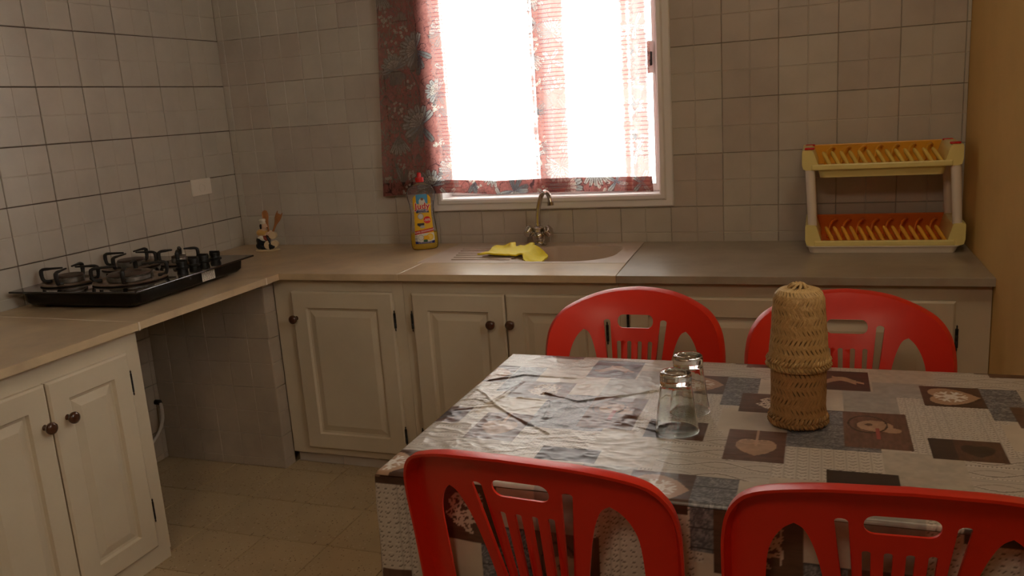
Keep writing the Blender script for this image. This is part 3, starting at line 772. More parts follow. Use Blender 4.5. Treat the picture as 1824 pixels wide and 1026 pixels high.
    hd = (np.abs(T-.062-.012*np.sin(S/.012)) < .013*np.clip((S+.0)/.03, .3, 1)) & (S > .01) & (S < .085) | ((np.abs(T-.045-(S-.05)*.6) < .005) & (S > .04) & (S < .1)); put(m & hd, tan*1.1*(.7+.5*n3))
    m, S, T, W_, H_ = R_(2.624, 2.731, -1.664, -1.832); g = grain(T, S); put(m, brown*1.35*g)
    bl = (np.hypot((S-.052)/.030, (T-.065)/.026) < 1) | (np.hypot((S-.078)/.016, (T-.082)/.012) < 1); put(m & bl, tan*1.05*(.75+.4*n3))
    put(m & (np.hypot(S-.042, T-.06) < .006), brown); ring = np.abs(np.hypot((S-.040)/.032, (T-.058)/.040)-1) < .05; put(m & ring, brown*.35)
    put(m & (np.abs(S-.055) < .0035) & (T > .075) & (T < .125), np.array([.30, .05, .04]))
    m, S, T, W_, H_ = R_(2.769, 2.873, -1.495, -1.609); put(m, brown*.75*grain(S, T))
    hh = heart(S, T, .056, .056, .040, -pi/2); put(m & hh, tan*1.05); put(m & flake(S, T, .050, .056, .030), np.array([.68, .62, .57]))
    m, S, T, W_, H_ = R_(2.757, 2.865, -1.768, -1.855); put(m, dk*.9*grain(S, T)); put(m & (S > .036), brown*1.05*grain(T, S))
    put(m & heart(S, T, .07, .046, .022), dk*.8)
    m, S, T, W_, H_ = R_(2.435, 2.562, -1.592, -1.697); put(m, brown*grain(S, T)); wire(m, S, T, .062, .052, .042, heart(S, T, .064, .050, .034, pi/2))
    m, S, T, W_, H_ = R_(2.430, 2.529, -1.788, -1.922); put(m, brown*1.25*grain(S, T))
    hh = heart(S, T, .050, .078, .030); put(m & hh, tan*1.0*(.75+.5*n3)); put(m & (np.abs(S-.050) < .003) & (T < .07), tan*1.2)
    for sx in (-1, 1): put(m & (np.abs(np.hypot((S-.050-sx*.014)/.014, (T-.052)/.009)-1) < .16), tan*1.2)
    m, S, T, W_, H_ = R_(2.593, 2.700, -1.930, -1.985); m = m & (B < -1.8); put(m, dk*.55*grain(S, T))
    q = (B > -1.403) & (B < -1.38) & (((A > 2.88) & (A < 2.985)) | ((A > 2.405) & (A < 2.51))); put(q, brown*.9)
    return np.clip(C*.92, 0, 1)

# creases measured on the left half of the cloth
CREASES = [([(1.953, -1.746), (2.01, -1.80), (2.11, -1.875)], 0.0034, 0.0031), ([(2.035, -1.665), (2.12, -1.70), (2.30, -1.59)], 0.0037, 0.0037), ([(1.99, -1.70), (2.06, -1.71)], 0.0025, 0.0031),
           ([(1.885, -1.60), (1.95, -1.555), (2.09, -1.56)], 0.0031, 0.0031), ([(1.945, -1.735), (1.955, -1.67), (1.965, -1.60)], 0.0025, 0.0037), ([(1.95, -1.745), (1.90, -1.72), (1.87, -1.73)], 0.0031, 0.0037),
           ([(1.95, -1.755), (1.905, -1.775), (1.87, -1.80)], 0.0025, 0.0037), ([(2.06, -1.71), (2.08, -1.80)], 0.0019, 0.0037), ([(1.95, -1.74), (1.91, -1.69), (1.875, -1.66)], 0.0022, 0.0031), ([(2.23, -1.76), (2.31, -1.80)], 0.0019, 0.0031), ([(2.20, -1.79), (2.30, -1.825)], 0.0019, 0.0025)]
def relief(A, B):
    h = np.zeros(A.shape)
    for pts, amp, wd in CREASES:
        best = np.full(A.shape, 9.)
        for (x0, y0), (x1, y1) in zip(pts[:-1], pts[1:]):
            wob = .004*(fbm(A, B, .03, 71)-.5)*2
            t = np.clip(((A-x0)*(x1-x0)+(B-y0)*(y1-y0))/((x1-x0)**2+(y1-y0)**2), 0, 1)
            best = np.minimum(best, np.hypot(A-x0-(x1-x0)*t, B-y0-(y1-y0)*t)+wob)
        mod = .35+1.3*fbm(A, B, .035, int(wd*1e5) % 97)
        h += .8*amp*mod*np.exp(-(best/wd)**2)
    lf = np.clip((2.42-A)/.25, .0, 1)
    h += lf*(.0017*(1-np.abs(fbm(A*1.0, B*1.5, .050, 81, 3)*2-1))**3+.0010*fbm(A, B, .018, 83, 2))
    h += np.exp(-(((A-2.24)/.06)**2+((B+1.77)/.05)**2))*.0035*fbm(A, B*1.6, .022, 85, 2)
    h += .0004*fbm(A, B, .06, 87)
    # folds from when it was packed
    h += .0003*np.exp(-((B+1.90)/.004)**2)*(A < 2.45)+.0003*np.exp(-((A-2.34)/.004)**2)
    return h
st = .0021
nx = int((TX1-TX0)/st); ny = int((TY1-TY0)/st)
A, B = np.meshgrid(np.linspace(TX0, TX1, nx), np.linspace(TY0, TY1, ny), indexing='ij')
edge = np.minimum(np.minimum(A-TX0, B-TY0), TY1-B); rr = .007
drop = np.where(edge < rr, rr-np.sqrt(np.clip(rr**2-(rr-edge)**2, 0, None)), 0)
Z = TZT-.0015+relief(A, B)*np.clip(edge/.02, .35, 1)-drop
V = [np.stack([A, B, Z], -1).reshape(-1, 3)]; Fs = [grid_faces(nx, ny)]; UV = [np.stack([A, B], -1).reshape(-1, 2)]
off = nx*ny
def skirt(path, nrm, flat, flatdir, depth, ripple, seed, step=.0025, flare=.004):
    """path (n,2) of xy on the edge, nrm outward, flat coordinates of the edge and the direction the pattern continues"""
    global off
    n = len(path); k = int(depth/step); d = np.linspace(0, depth, k)
    I = np.arange(n); Dm = np.broadcast_to(d, (n, k)); s = np.concatenate([[0], np.cumsum(np.hypot(*np.diff(path, axis=0).T))])
    wv = ripple*(np.sin(s*2*pi/.19+seed)+.5*np.sin(s*2*pi/.083+seed*2))[:, None]*np.clip(Dm/.12, 0, 1)+.004*(fbm(s[:, None]+0*Dm, Dm, .07, seed+90)-.5)*np.clip(Dm/.03, 0, 1)
    o = flare*np.clip(Dm/depth, 0, 1)+wv*.5+np.maximum(wv, -.004)*.5+.0018
    X = path[:, 0:1]+nrm[:, 0:1]*o; Y = path[:, 1:2]+nrm[:, 1:2]*o; Zs = TZT-.0015-rr-Dm
    V.append(np.stack([X, Y, Zs], -1).reshape(-1, 3)); Fs.append(grid_faces(n, k, off)); off += n*k
    UV.append(np.stack([flat[:, 0:1]+flatdir[:, 0:1]*(Dm+rr), flat[:, 1:2]+flatdir[:, 1:2]*(Dm+rr)], -1).reshape(-1, 2))
def line(p, q, step=.0025):
    n = max(2, int(math.dist(p, q)/step)); t = np.linspace(0, 1, n)[:, None]; return np.array(p)*(1-t)+np.array(q)*t
fr = line((TX1, TY0), (TX0, TY0)); skirt(fr, np.tile([0, -1.], (len(fr), 1)), fr, np.tile([0, -1.], (len(fr), 1)), .245, .0025, 1)
lf = line((TX0, TY0), (TX0, TY1)); skirt(lf, np.tile([-1., 0], (len(lf), 1)), lf, np.tile([-1., 0], (len(lf), 1)), .235, .003, 2)
bk = line((TX0, TY1), (TX1, TY1)); skirt(bk, np.tile([0, 1.], (len(bk), 1)), bk, np.tile([0, 1.], (len(bk), 1)), .20, .004, 3)
for (cx_, cy_, a0, dep) in [(TX0, TY0, 180, .245), (TX0, TY1, 90, .22)]:
    a = np.radians(np.linspace(a0, a0+90, 24)); nn = np.stack([np.cos(a), np.sin(a)], 1); pth = np.array([cx_, cy_])+nn*.0002
    skirt(pth, nn, pth, nn, dep, .0, 4, flare=.007)
clo = add('oilcloth', np.concatenate(V), np.concatenate(Fs), M['oilcloth'], None, smooth=True)
uv = np.concatenate(UV); paint(clo, cloth_paint(uv[:, 0], uv[:, 1]))
setp(clo, 'patchwork print oilcloth with hearts and knit squares, draped over the dining table', 'tablecloth')

# ------------------------------------------------------------------ chairs
def make_chair():
    t = thing('plastic_chair', (0, 0, 0), 'x', 'chair', 'red plastic chairs around the table')
    HP = .871; HS = .425
    half = [(0, HP), (.05, HP-.003), (.10, HP-.010), (.147, HP-.024), (.184, HP-.041), (.205, HP-.060), (.219, HP-.085), (.226, HP-.115), (.229, HP-.16), (.227, .60), (.222, .50), (.216, HS)]
    hs = spline([(x, z, 0) for x, z in half], 4); right = [(p.x, p.y) for p in hs]
    out = right+[(-x, z) for x, z in reversed(right)][:-1]
    out = out[::-1]
    def hole(p, n=5, close=True):
        q = spline([(x, z, 0) for x, z in p]+[(p[0][0], p[0][1], 0)], n); return [(a.x, a.y) for a in q][:-1]
    def side(s):
        p = [(.137, HP-.090), (.152, HP-.104), (.166, HP-.130), (.174, HP-.170), (.176, .60), (.174, .50), (.165, HS+.022), (.120, HS+.016), (.076, HS+.022), (.074, .52), (.080, .60), (.094, HP-.190), (.107, HP-.135), (.122, HP-.100)]
        return hole([(s*x, z) for x, z in p], 4)
    def slot(x0, z0, w0, x1, z1, w1):
        p = []
        for k in range(7): a = pi*k/6; p.append((x0+w0/2*cos(a), z0-w0/2*.6+w0/2*.6*sin(a)))
        p += [(x1-w1/2, z1), (x1+w1/2, z1)]; return p
    holes = [side(1), side(-1), rrect(-.048, .048, HP-.089, HP-.057, .0150, 6)]
    for s in (-1, 1): holes.append(slot(s*.076, HP-.068, .018, s*.046, HS+.10, .006))
    for x, xb in ((-.042, -.031), (-.014, -.0105), (.014, .0105), (.042, .031)): holes.append(slot(x, HP-.120, .0115, xb, HS+.06, .007))
    lean = math.tan(R(13))
    def pf(s, z, d):
        u = (z-HS)/(HP-HS)
        roll = .010*max(0, (u-.86)/.14)**2                       # top rim rolls back
        zz = z-HS; return (s*.948, -.205-(.08*zz+.40*zz*zz)+.062*(abs(s)/.229)**2.2*(.15+.85*u)-roll-.0045*(d), z)
    v, f = cdt_plate(out, holes, .018, 1, pf)
    mb = MB().put(v, f)
    # rim flange along the outside edge
    n = len(out); fv = []
    for x, z in out:
        p = Vector(pf(x, z, 0)); fx_ = x/.229
        c = Vector((.010*fx_, -.026, .004*max(0, (z-.80)/.08)))
        fv += [p[:], (p+c*.45+Vector((.003*fx_, 0, .002)))[:], (p+c)[:], (p+c-Vector((.004*fx_, 0, .004)))[:], (p-Vector((.004*fx_, .004, .004)))[:]]
    ff = []
    for i in range(n):
        i1 = (i+1) % n
        if out[i][1] < HS+.001 and out[i1][1] < HS+.001: continue
        for k in range(4): ff.append((i*5+k, i1*5+k, i1*5+k+1, i*5+k+1))
    mb.put(fv, ff)
    bm = bmesh.new(); me = bpy.data.meshes.new('t'); me.from_pydata(mb.v, [], mb.f); bm.from_mesh(me); bmesh.ops.recalc_face_normals(bm, faces=bm.faces); bm.verts.index_update()
    mb.v = [q.co[:] for q in bm.verts]; mb.f = [[q.index for q in g.verts] for g in bm.faces]; bm.free()
    mb.build('backrest', M['red'], t, smooth=True, local=True, sharp=38)
    # seat: dished slab with rolled front and slots
    so = rrect(-.212, .212, -.212, .165, [.05, .05, .03, .03], 6)
    sh_ = [rrect(x-.004, x+.004, -.12, .08, .004, 3) for x in (-.09, -.06, -.03, 0, .03, .06, .09)]
    def sf(s, y, d):
        k = max(0, (abs(s)-.15)/.065); fr_ = max(0, (y-.085)/.08)
        return (s*(1-.04*(y < 0)*abs(y)/.2), y, HS+.004-.012*math.exp(-((s/.16)**2+((y+.03)/.14)**2))-.010*k*k-.016*fr_*fr_-.0045*d)
    v, f = cdt_plate(so, sh_, .025, 1, sf); mb = MB().put(v, f)
    fv = []; ff = []
    for x, y in so:
        p = Vector(sf(x, y, 0)); q = Vector((x, y, 0)).normalized()*.004
        fv += [p[:], (p+q-Vector((0, 0, .012)))[:], (p+q-Vector((0, 0, .034)))[:], (p-Vector((0, 0, .034)))[:]]
    n = len(so)
    for i in range(n):
        for k in range(3): ff.append((i*4+k, ((i+1) % n)*4+k, ((i+1) % n)*4+k+1, i*4+k+1))
    mb.put(fv, ff).build('seat', M['red'], t, smooth=True, local=True, sharp=50)
    for sx in (-1, 1):
        for sy in (-1, 1):
            top = Vector((sx*.193, .145 if sy > 0 else -.200, HS-.006)); bot = Vector((sx*.205, .160 if sy > 0 else -.262, .0012))
            lv = []; lf_ = []
            for i in range(6):
                u = i/5; c = top.lerp(bot, u); wdt = .040-.014*u
                # L-section leg
                for (a, b_) in [(0, 0), (-wdt, 0), (-wdt, -.004), (-.004, -.004), (-.004, -wdt), (0, -wdt)]:
                    lv.append((c.x+sx*a*1.0+sx*.012, c.y+sy*b_+sy*.012, c.z))
            for i in range(5):
                for k in range(6): lf_.append((i*6+k, i*6+(k+1) % 6, i*6+6+(k+1) % 6, i*6+6+k))
            lf_ += [tuple(range(6)), tuple(range(35, 29, -1))]
            add('leg', lv, lf_, M['red'], t, local=True)
    return t
ch = make_chair()
SPOTS = [((2.192, -1.910, 0), R(-4), 'red plastic chair with its back to the camera, left one of the near pair'),
         ((2.667, -1.902, 0), R(3), 'red plastic chair with its back to the camera, nearest the orange wall'),
         ((2.143, -1.530, 0), R(180), 'red plastic chair with slatted back, far side of the table behind the two drinking glasses'),
         ((2.640, -1.530, 0), R(180), 'red plastic chair with slatted back, far side of the table behind the straw basket')]
for i, (loc, rz, lab) in enumerate(SPOTS):
    if i == 0: c = ch
    else:
        c = ch.copy(); COL.objects.link(c)
        for k in list(ch.children):
            q = k.copy(); COL.objects.link(q); q.parent = c
    c.location = loc; c.rotation_euler = (0, 0, rz); c['label'] = lab

# ------------------------------------------------------------------ tumblers
def tumbler(x, y, lab):
    n = 48; t = TZT+.0012
    mb = MB()
    outer = [(.0415, 0), (.0412, .002), (.0395, .012), (.0345, .055), (.0300, .094), (.0288, .098), (.0292, .103), (.0296, .116), (.0285, .122), (.0265, .1245), (.020, .1250), (.0185, .1225), (.0, .1222)]
    inner = [(.0, .1005), (.016, .1005), (.0255, .098), (.0280, .090), (.0325, .054), (.0375, .012), (.0395, .001), (.0405, -.0002), (.0415, 0)]
    pr = outer+inner; v = []; f = []
    for i, (r, h) in enumerate(pr):
        for k in range(n):
            a = 2*pi*k/n; q = r
            if i < len(outer) and .04 < h < .096: q = r*(1-.022*(abs(cos(4*a)))**.5*min(1, (h-.04)/.03))
            v.append((x+q*cos(a)*.97, y+q*sin(a)*.97, t+h*.895))
    for i in range(len(pr)-1):
        if pr[i][0] == 0 and pr[i+1][0] == 0: continue
        for k in range(n): f.append((i*n+k, i*n+(k+1) % n, (i+1)*n+(k+1) % n, (i+1)*n+k))
    mb.put(v, f); bm = bmesh.new(); me = bpy.data.meshes.new('t'); me.from_pydata(mb.v, [], mb.f); bm.from_mesh(me); bmesh.ops.remove_doubles(bm, verts=bm.verts, dist=1e-6); bmesh.ops.recalc_face_normals(bm, faces=bm.faces); bm.verts.index_update()
    o = add('drinking_glass', [q.co[:] for q in bm.verts], [[q.index for q in g.verts] for g in bm.faces], M['glass'], None, smooth=True, sharp=50)
    setp(o, lab, 'glass', 'upturned tumblers on the table')
tumbler(2.338, -1.815, 'clear tumbler upside down on the oilcloth, the nearer of the two glasses')
tumbler(2.345, -1.712, 'clear tumbler upside down on the oilcloth, the farther of the two, partly behind the other')

# ------------------------------------------------------------------ straw basket
BX, BY = 2.546, -1.735
bs = thing('straw_basket', (BX, BY, TZT), 'tall woven straw basket with a long lid pulled over it, standing on the oilcloth', 'basket')
def woven(name, prof, mt, seed, band=.017, amp=.0028):
    """prof: list of (r,z); herringbone bands pressed into the wall"""
    zs = [p[1] for p in prof]; n = 440; L = 0; rows = []
    S = [0]
    for a, b_ in zip(prof[:-1], prof[1:]): S.append(S[-1]+math.dist(a, b_))
    m_ = int(S[-1]/.0014); ss = np.linspace(0, S[-1], m_); r = np.interp(ss, S, [p[0] for p in prof]); z = np.interp(ss, S, zs)
    th = np.linspace(0, 2*pi, n, endpoint=False); TH, SS = np.meshgrid(th, ss, indexing='ij'); Rr = np.broadcast_to(r, TH.shape); Zz = np.broadcast_to(z, TH.shape)
    arc = TH*.052; bi = np.floor(SS/band); fb_ = (SS/band) % 1; sgn = np.where(bi % 2 == 0, 1, -1)
    ph = (arc+sgn*(fb_-.5)*band*.62)/.0088+.37*bi; fp = ph % 1
    dash = np.clip(np.exp(-((fp-.5)/.11)**2)*np.exp(-((fb_-.5)/.27)**4)*1.6*np.clip(1.7*fbm(arc, SS, .02, seed+7)-.35, 0, 1), 0, 1)
    hp = np.exp(-(np.minimum(fb_, 1-fb_)/.10)**2)*.25
    rgh = vnoise(arc, SS, .004, seed)
    strand = .35*np.abs(np.sin(pi*ph))
    disp = -amp*dash*(.4+1.1*rgh)+amp*strand*.5+amp*.8*(fbm(arc, SS, .012, seed+3)-.5)
    X = BX+(Rr+disp)*np.cos(TH)*1.0; Y = BY+(Rr+disp)*np.sin(TH); 
    V = np.stack([X, Y, Zz+disp*.2], -1).reshape(-1, 3); mm = len(ss)
    i = np.arange(n); j = np.arange(mm-1); I, J = np.meshgrid(i, j, indexing='ij'); a = I*mm+J; b2 = ((I+1) % n)*mm+J
    F = np.stack([a, b2, b2+1, a+1], -1).reshape(-1, 4)
    o = add(name, V, F, mt, bs, smooth=True)
    tone = (.78+.35*vnoise(ph*7.3, bi*3.1, 1., seed+5)+.15*(vnoise(arc, SS, .0012, seed+6)-.5))[..., None]
    C = np.array(STRAW[name])*tone*(1-.93*np.clip(dash*1.3-.15, 0, 1)[..., None])  # weave gaps painted dark for the shade inside them
    paint(o, C.reshape(-1, 3)); return o
STRAW = {'body': (.38, .215, .08), 'lid': (.50, .325, .13)}
body = woven('body', [(.040, TZT+.002), (.0490, TZT+.002), (.0500, TZT+.010), (.0480, TZT+.028), (.0475, TZT+.07), (.0482, TZT+.130), (.0455, TZT+.145)], M['straw_d'], 3)
lid = woven('lid', [(.0490, TZT+.108), (.0535, TZT+.108), (.0525, TZT+.122), (.0500, TZT+.145), (.0475, TZT+.180), (.0450, TZT+.215), (.0435, TZT+.232), (.0405, TZT+.243), (.034, TZT+.250), (.022, TZT+.2535), (.012, TZT+.252), (.001, TZT+.249)], M['straw'], 9)
def braid(name, r, z, mt, par, n=46, s=1):
    mb = MB()
    for k in range(n):
        a = 2*pi*k/n+random.uniform(-.02, .02); a2 = a+s*.13; j = random.uniform(-.0012, .0012)
        p0 = Vector((BX+(r+.0005)*cos(a), BY+(r+.0005)*sin(a), z+.0055+j)); p1 = Vector((BX+(r+.0028)*cos((a+a2)/2), BY+(r+.0028)*sin((a+a2)/2), z+j)); p2 = Vector((BX+(r+.0003)*cos(a2), BY+(r+.0003)*sin(a2), z-.0055+j))
        mb.tube([p0, p1, p2], [.0010, .0024, .0009], 5, up=(0, 0, 1))
    o = mb.build(name, mt, par, smooth=True); paint(o, np.array([STRAW[par.name.split('.')[0]]]*len(mb.v))*RNG.uniform(.7, 1.1, (len(mb.v)//15, 1)).repeat(15, 0)); return o
braid('rim', .0495, TZT+.0075, M['straw_d'], body, s=1); braid('rim', .0490, TZT+.016, M['straw_d'], body, s=-1)
braid('rim', .0532, TZT+.114, M['straw'], lid, 50, 1); braid('rim', .0523, TZT+.123, M['straw'], lid, 50, -1)
tw = MB()
for k in range(9):
    a = k*2*pi/9; c = Vector((BX-.002, BY, TZT+.2535)); tw.tube(spline([c+Vector((.018*cos(a), .018*sin(a), -.002)), c+Vector((.009*cos(a+.5), .009*sin(a+.5), .006)), c+Vector((.002*cos(a+1.5), .002*sin(a+1.5), .001))], 4), .0026, 6)
kn = tw.build('knot', M['straw'], lid, smooth=True); paint(kn, np.array([STRAW['lid']]*len(tw.v))*.9)

# ------------------------------------------------------------------ hob
HZ = ZC+.066
hb = thing('gas_hob', (.272, -.943, ZC), 'black glass four-burner gas hob resting on the worktop at the tiled left wall', 'hob', rz=R(2.8))
def HL(x, y): # world -> local
    a = R(-2.8); dx, dy = x-.272, y+.943; return (dx*cos(a)-dy*sin(a), dx*sin(a)+dy*cos(a))
v, f = [], []
MB().bbox(-.262, .262, -.322, .322, .058, .065, .0025).build('glass_top', M['hobglass'], hb, local=True)
bd = MB(); L = []
for ins, z in [(.058, .008), (.040, .012), (.030, .022), (.026, .0575)]: L.append([(a, b_, z) for a, b_ in rrect(-.262+ins, .262-ins, -.322+ins*.8, .322-ins, .03, 5)])
n = len(L[0]); v = [p for q in L for p in q]; f = []
for i in range(3):
    for k in range(n): f.append((i*n+k, i*n+(k+1) % n, (i+1)*n+(k+1) % n, (i+1)*n+k))
f.append(tuple(range(n-1, -1, -1))); f.append(tuple(range(3*n, 4*n)))
add('body', v, f, M['hobbody'], hb, local=True, smooth=True, sharp=40)
for x in (-.17, .17):
    for y in (-.25, .25): MB().lathe([(.012, 0.0006), (.012, .010)], (x, y, 0), 16).build('foot', M['black'], hb, local=True)
# rating sticker on the front side
sx0 = .2365
stm = MB().box(sx0, sx0+.0008, .034, .106, .020, .054); stk = stm.build('sticker', M['white_gl'], hb, local=True); stk['label'] = 'white rating sticker with fine print'
ln = MB()
for r_ in range(6):
    y = .038
    while y < .098:
        w_ = random.uniform(.003, .010); ln.box(sx0+.0007, sx0+.0011, y, min(y+w_, .102), .0245+r_*.0048, .0262+r_*.0048); y += w_+random.uniform(.0015, .006)
ln.build('print', M['black'], stk, local=True)
def burner(wx, wy, rr_, sup, ang, k):
    x, y = HL(wx, wy)
    t = bpy.data.objects.new('burner', None); COL.objects.link(t)
    t.parent = hb; t.location = (x, y, .065)
    MB().lathe([(rr_-.008, .0), (rr_, .0), (rr_+.003, .004), (rr_-.002, .009), (rr_-.011, .007), (rr_-.016, .002), (k+.012, .0015), (k+.004, .004)], (0, 0, 0), 48).build('drip_ring', M['ring'], t, local=True, smooth=True, sharp=60)
    bm_ = MB().lathe([(k*.9, .002), (k, .006), (k, .018), (k*.93, .021), (k*.93, .0225)], (0, 0, 0), 48)
    for q in range(24):
        a = 2*pi*q/24; bm_.tube([(k*.85*cos(a), k*.85*sin(a), .0205), (k*1.01*cos(a), k*1.01*sin(a), .0205)], .0012, 6)
    bm_.build('burner_head', M['burner'], t, local=True, smooth=True, sharp=40)
    cp = [(k*.95, .0225), (k*.97, .025), (k*.9, .0290), (k*.55, .0295)]
    cp += [(k*.5, .024), (k*.2, .024), (0, .0245)] if k > .06 else [(0, .030)]
    MB().lathe(cp, (0, 0, 0), 40).build('burner_cap', M['cap'], t, local=True, smooth=True, sharp=40)
    for q in range(4):
        a = ang+q*pi/2; d = Vector((cos(a), sin(a), 0)); r0 = rr_-.006
        pts = [d*(r0-.022)+Vector((0, 0, .008)), d*(r0-.002)+Vector((0, 0, .009)), d*(r0+.007)+Vector((0, 0, .018)), d*(r0+.009)+Vector((0, 0, .040)), d*(r0+.003)+Vector((0, 0, .050)), d*(r0-.02)+Vector((0, 0, .052)), d*(r0-sup)+Vector((0, 0, .0525))]
        MB().tube(spline(pts, 5), [.0072]*13+[.0080]*6+[.0065]*6+[.0056-.0004*i for i in range(6)], 8, sq=(.8, 1)).build('pan_support', M['iron'], t, local=True, smooth=True, sharp=60)
    MB().tube([(k*1.12, 0.01, .002), (k*1.12, .01, .024)], .0018, 8).build('igniter', M['burner'], t, local=True)
    t.rotation_euler = (0, 0, 0)
burner(.137, -1.120, .094, .066, R(20), .044)
burner(.358, -1.075, .118, .070, R(32), .074)
burner(.135, -.840, .102, .070, R(8), .050)
burner(.305, -.775, .066, .040, R(35), .028)
for wx, wy in [(.395, -.865), (.398, -.805), (.392, -.745), (.396, -.685)]:
    x, y = HL(wx, wy)
    MB().lathe([(.0235, .0652), (.024, .068), (.0185, .070), (.0175, .074), (.0205, .086), (.0195, .089), (0, .0895)], (x, y, 0), 28).bbox(x-.0205, x+.0205, y-.0055, y+.0055, .075, .0955, .002).build('control_knob', M['black'], hb, local=True, smooth=True, sharp=40)

# ------------------------------------------------------------------ washing-up liquid
bt = thing('dish_soap_bottle', (1.018, -.128, ZC+.0006), 'clear squeeze bottle of yellow dish soap with red cap beside the curtain', 'bottle', rz=R(30))
PR = [(.047, 0), (.052, .003), (.0555, .012), (.0570, .035), (.0565, .062), (.0535, .10), (.0495, .135), (.0485, .160), (.0520, .190), (.0575, .215), (.0590, .232), (.0560, .248), (.0470, .260), (.0330, .268), (.0200, .273), (.0160, .278), (.0160, .284)]
PRs = [(p.x, p.y) for p in spline([(a, b_, 0) for a, b_ in PR], 3)]
def rad(z): return float(np.interp(z, [p[1] for p in PRs], [p[0] for p in PRs]))
def dep(z, r): return .62 if z < .255 else .62+.38*min(1, (z-.255)/.022)
def oval(prof, ins=0, n=48):
    v = []; f = []
    for r, z in prof:
        for k in range(n):
            a = 2*pi*k/n; c, s = cos(a), sin(a); e = .82; rr2 = max(0, r-ins)
            v.append((rr2*math.copysign(abs(c)**e, c), rr2*dep(z, r)*math.copysign(abs(s)**e, s), z))
    for i in range(len(prof)-1):
        for k in range(n): f.append((i*n+k, i*n+(k+1) % n, (i+1)*n+(k+1) % n, (i+1)*n+k))
    return v, f, n
v, f, n = oval(PRs); f.append(tuple(range(n-1, -1, -1)))
add('bottle_shell', v, f, M['pet'], bt, local=True, smooth=True, sharp=60)
LQ = [p for p in PRs if p[1] < .066]+[(rad(.068), .068)]
v, f, n = oval([(a, b_+.0015) for a, b_ in LQ], .0016); f.append(tuple(range(n-1, -1, -1))); f.append(tuple(range((len(LQ)-1)*n, len(LQ)*n)))
add('soap', v, f, M['liquid'], bt, local=True, smooth=True, sharp=60)
MB().lathe([(.0165, .280), (.0175, .281), (.0178, .296), (.0165, .299), (.0095, .300), (.0085, .304), (.0085, .316), (.006, .319), (0, .3195)], (0, 0, 0), 32).build('cap', M['redcap'], bt, local=True, smooth=True, sharp=40)
def lab_y(x, z, off=.0007):
    r = rad(z); c = min(.999, abs(x)/r); e = .82
    s = math.sqrt(max(0, 1-c**(2/e)))**e if c < 1 else 0
    return -(r*.62*s)-off
lz = np.linspace(.026, .232, 150); hw = np.interp(lz, [.026, .05, .09, .15, .19, .215, .226, .232], [.040, .041, .038, .035, .037, .037, .030, .018])
lv = []; lp = []
NS = 60
for z, h_ in zip(lz, hw):
    for k in range(NS):
        x = -h_+2*h_*k/(NS-1); lv.append((x, lab_y(x, z), z))
        s = x; c = (.74, .44, .02)
        if z < .070:
            c = (.70, .68, .60)
            if math.hypot(s-.022, z-.053) < .014: c = (.80, .50, .02)
            if math.hypot(s-.022, z-.053) < .010: c = (.85, .62, .12)
            if math.hypot((s-.004)/1.5, z-.050) < .010: c = (.80, .45, .01)
            if math.hypot(s+.016, z-.052) < .012: c = (.35, .33, .30)
            if math.hypot(s+.016, z-.052) < .010: c = (.68, .66, .6)
            if math.hypot((s-.002)/1.6, z-.038) < .006: c = (.02, .09, .03)
            if s < -.030 and (z*900) % 3 < 1.4 and z > .036: c = (.15, .13, .12)
        if z < .033-.0+.05*(s/.04)**2*.1: c = (.01, .02, .14)
        if abs(z-.078-.13*s) < .0075: c = (.55, .015, .02)
        if math.hypot((s+.010)/1.0, (z-.140)) < .0125: c = (.25, .25, .28)
        if math.hypot((s+.010)/1.0, (z-.140)) < .0105: c = (.6, .6, .6)
        if math.hypot((s+.012)/1.5, (z-.108)) < .010 and z < .112: c = (.03, .03, .04)
        if math.hypot((s+.006)/1.7, (z-.097)) < .006: c = (.45, .43, .42)
        if math.hypot(s-.016, z-.124) < .0150: c = (.62, .015, .01)
        if abs(s+.002) < .026 and abs(z-.1645) < .0048: c = (.01, .02, .16)
        if abs(s+.000) < .026 and abs(z-.1565) < .0032: c = (.05, .05, .06)
        if abs(s) < .024 and z > .192: c = (.08, .32, .58)
        if math.hypot(s, (z-.200)/1.2) < .013 and z > .19: c = (.66, .64, .60)
        if math.hypot(s-.001, z-.212) < .006: c = (.22, .13, .09)
        lp.append(c)
lf_ = []
for i in range(len(lz)-1):
    for k in range(NS-1): lf_.append((i*NS+k, i*NS+k+1, (i+1)*NS+k+1, (i+1)*NS+k))
M['label'] = attr_mat('printed_label', .35)
lb = add('label', lv, lf_, M['label'], bt, local=True, smooth=True); paint(lb, np.array(lp)); lb['label'] = 'yellow product label'
def letter(txt, size, x, z, col, tilt=0, off=.0012, bold=0, sx=1):
    c = bpy.data.curves.new('t', 'FONT'); c.body = txt; c.size = size; c.align_x = 'CENTER'; c.align_y = 'CENTER'; c.offset = bold; c.resolution_u = 3
    o = bpy.data.objects.new('t', c); COL.objects.link(o); dg = bpy.context.evaluated_depsgraph_get(); me = o.evaluated_get(dg).to_mesh()
    V_ = []
    for q in me.vertices:
        a, b_ = q.co.x*sx, q.co.y; X_ = x+a*cos(tilt)-b_*sin(tilt); Z_ = z+a*sin(tilt)+b_*cos(tilt); V_.append((X_, lab_y(X_, Z_, off), Z_))
    F_ = [tuple(p.vertices) for p in me.polygons]; o.to_mesh_clear(); bpy.data.objects.remove(o)
    k = add('lettering', V_, F_, col, lb, local=True); return k
M['white_ink'] = mat('white_ink', (.75, .73, .7), .4); M['red_ink'] = mat('red_ink', (.60, .01, .015), .4)
letter('Judy', .036, .000, .182, M['white_ink'], 0, .0011, .0022); letter('Judy', .036, .000, .182, M['red_ink'], 0, .0016, .0006)
letter('VAISSELLE', .0088, -.002, .1645, M['white_ink'], 0, .0011); letter('ANTIBACTÉRIEN', .0052, 0, .1565, M['white_ink'], 0, .0011)
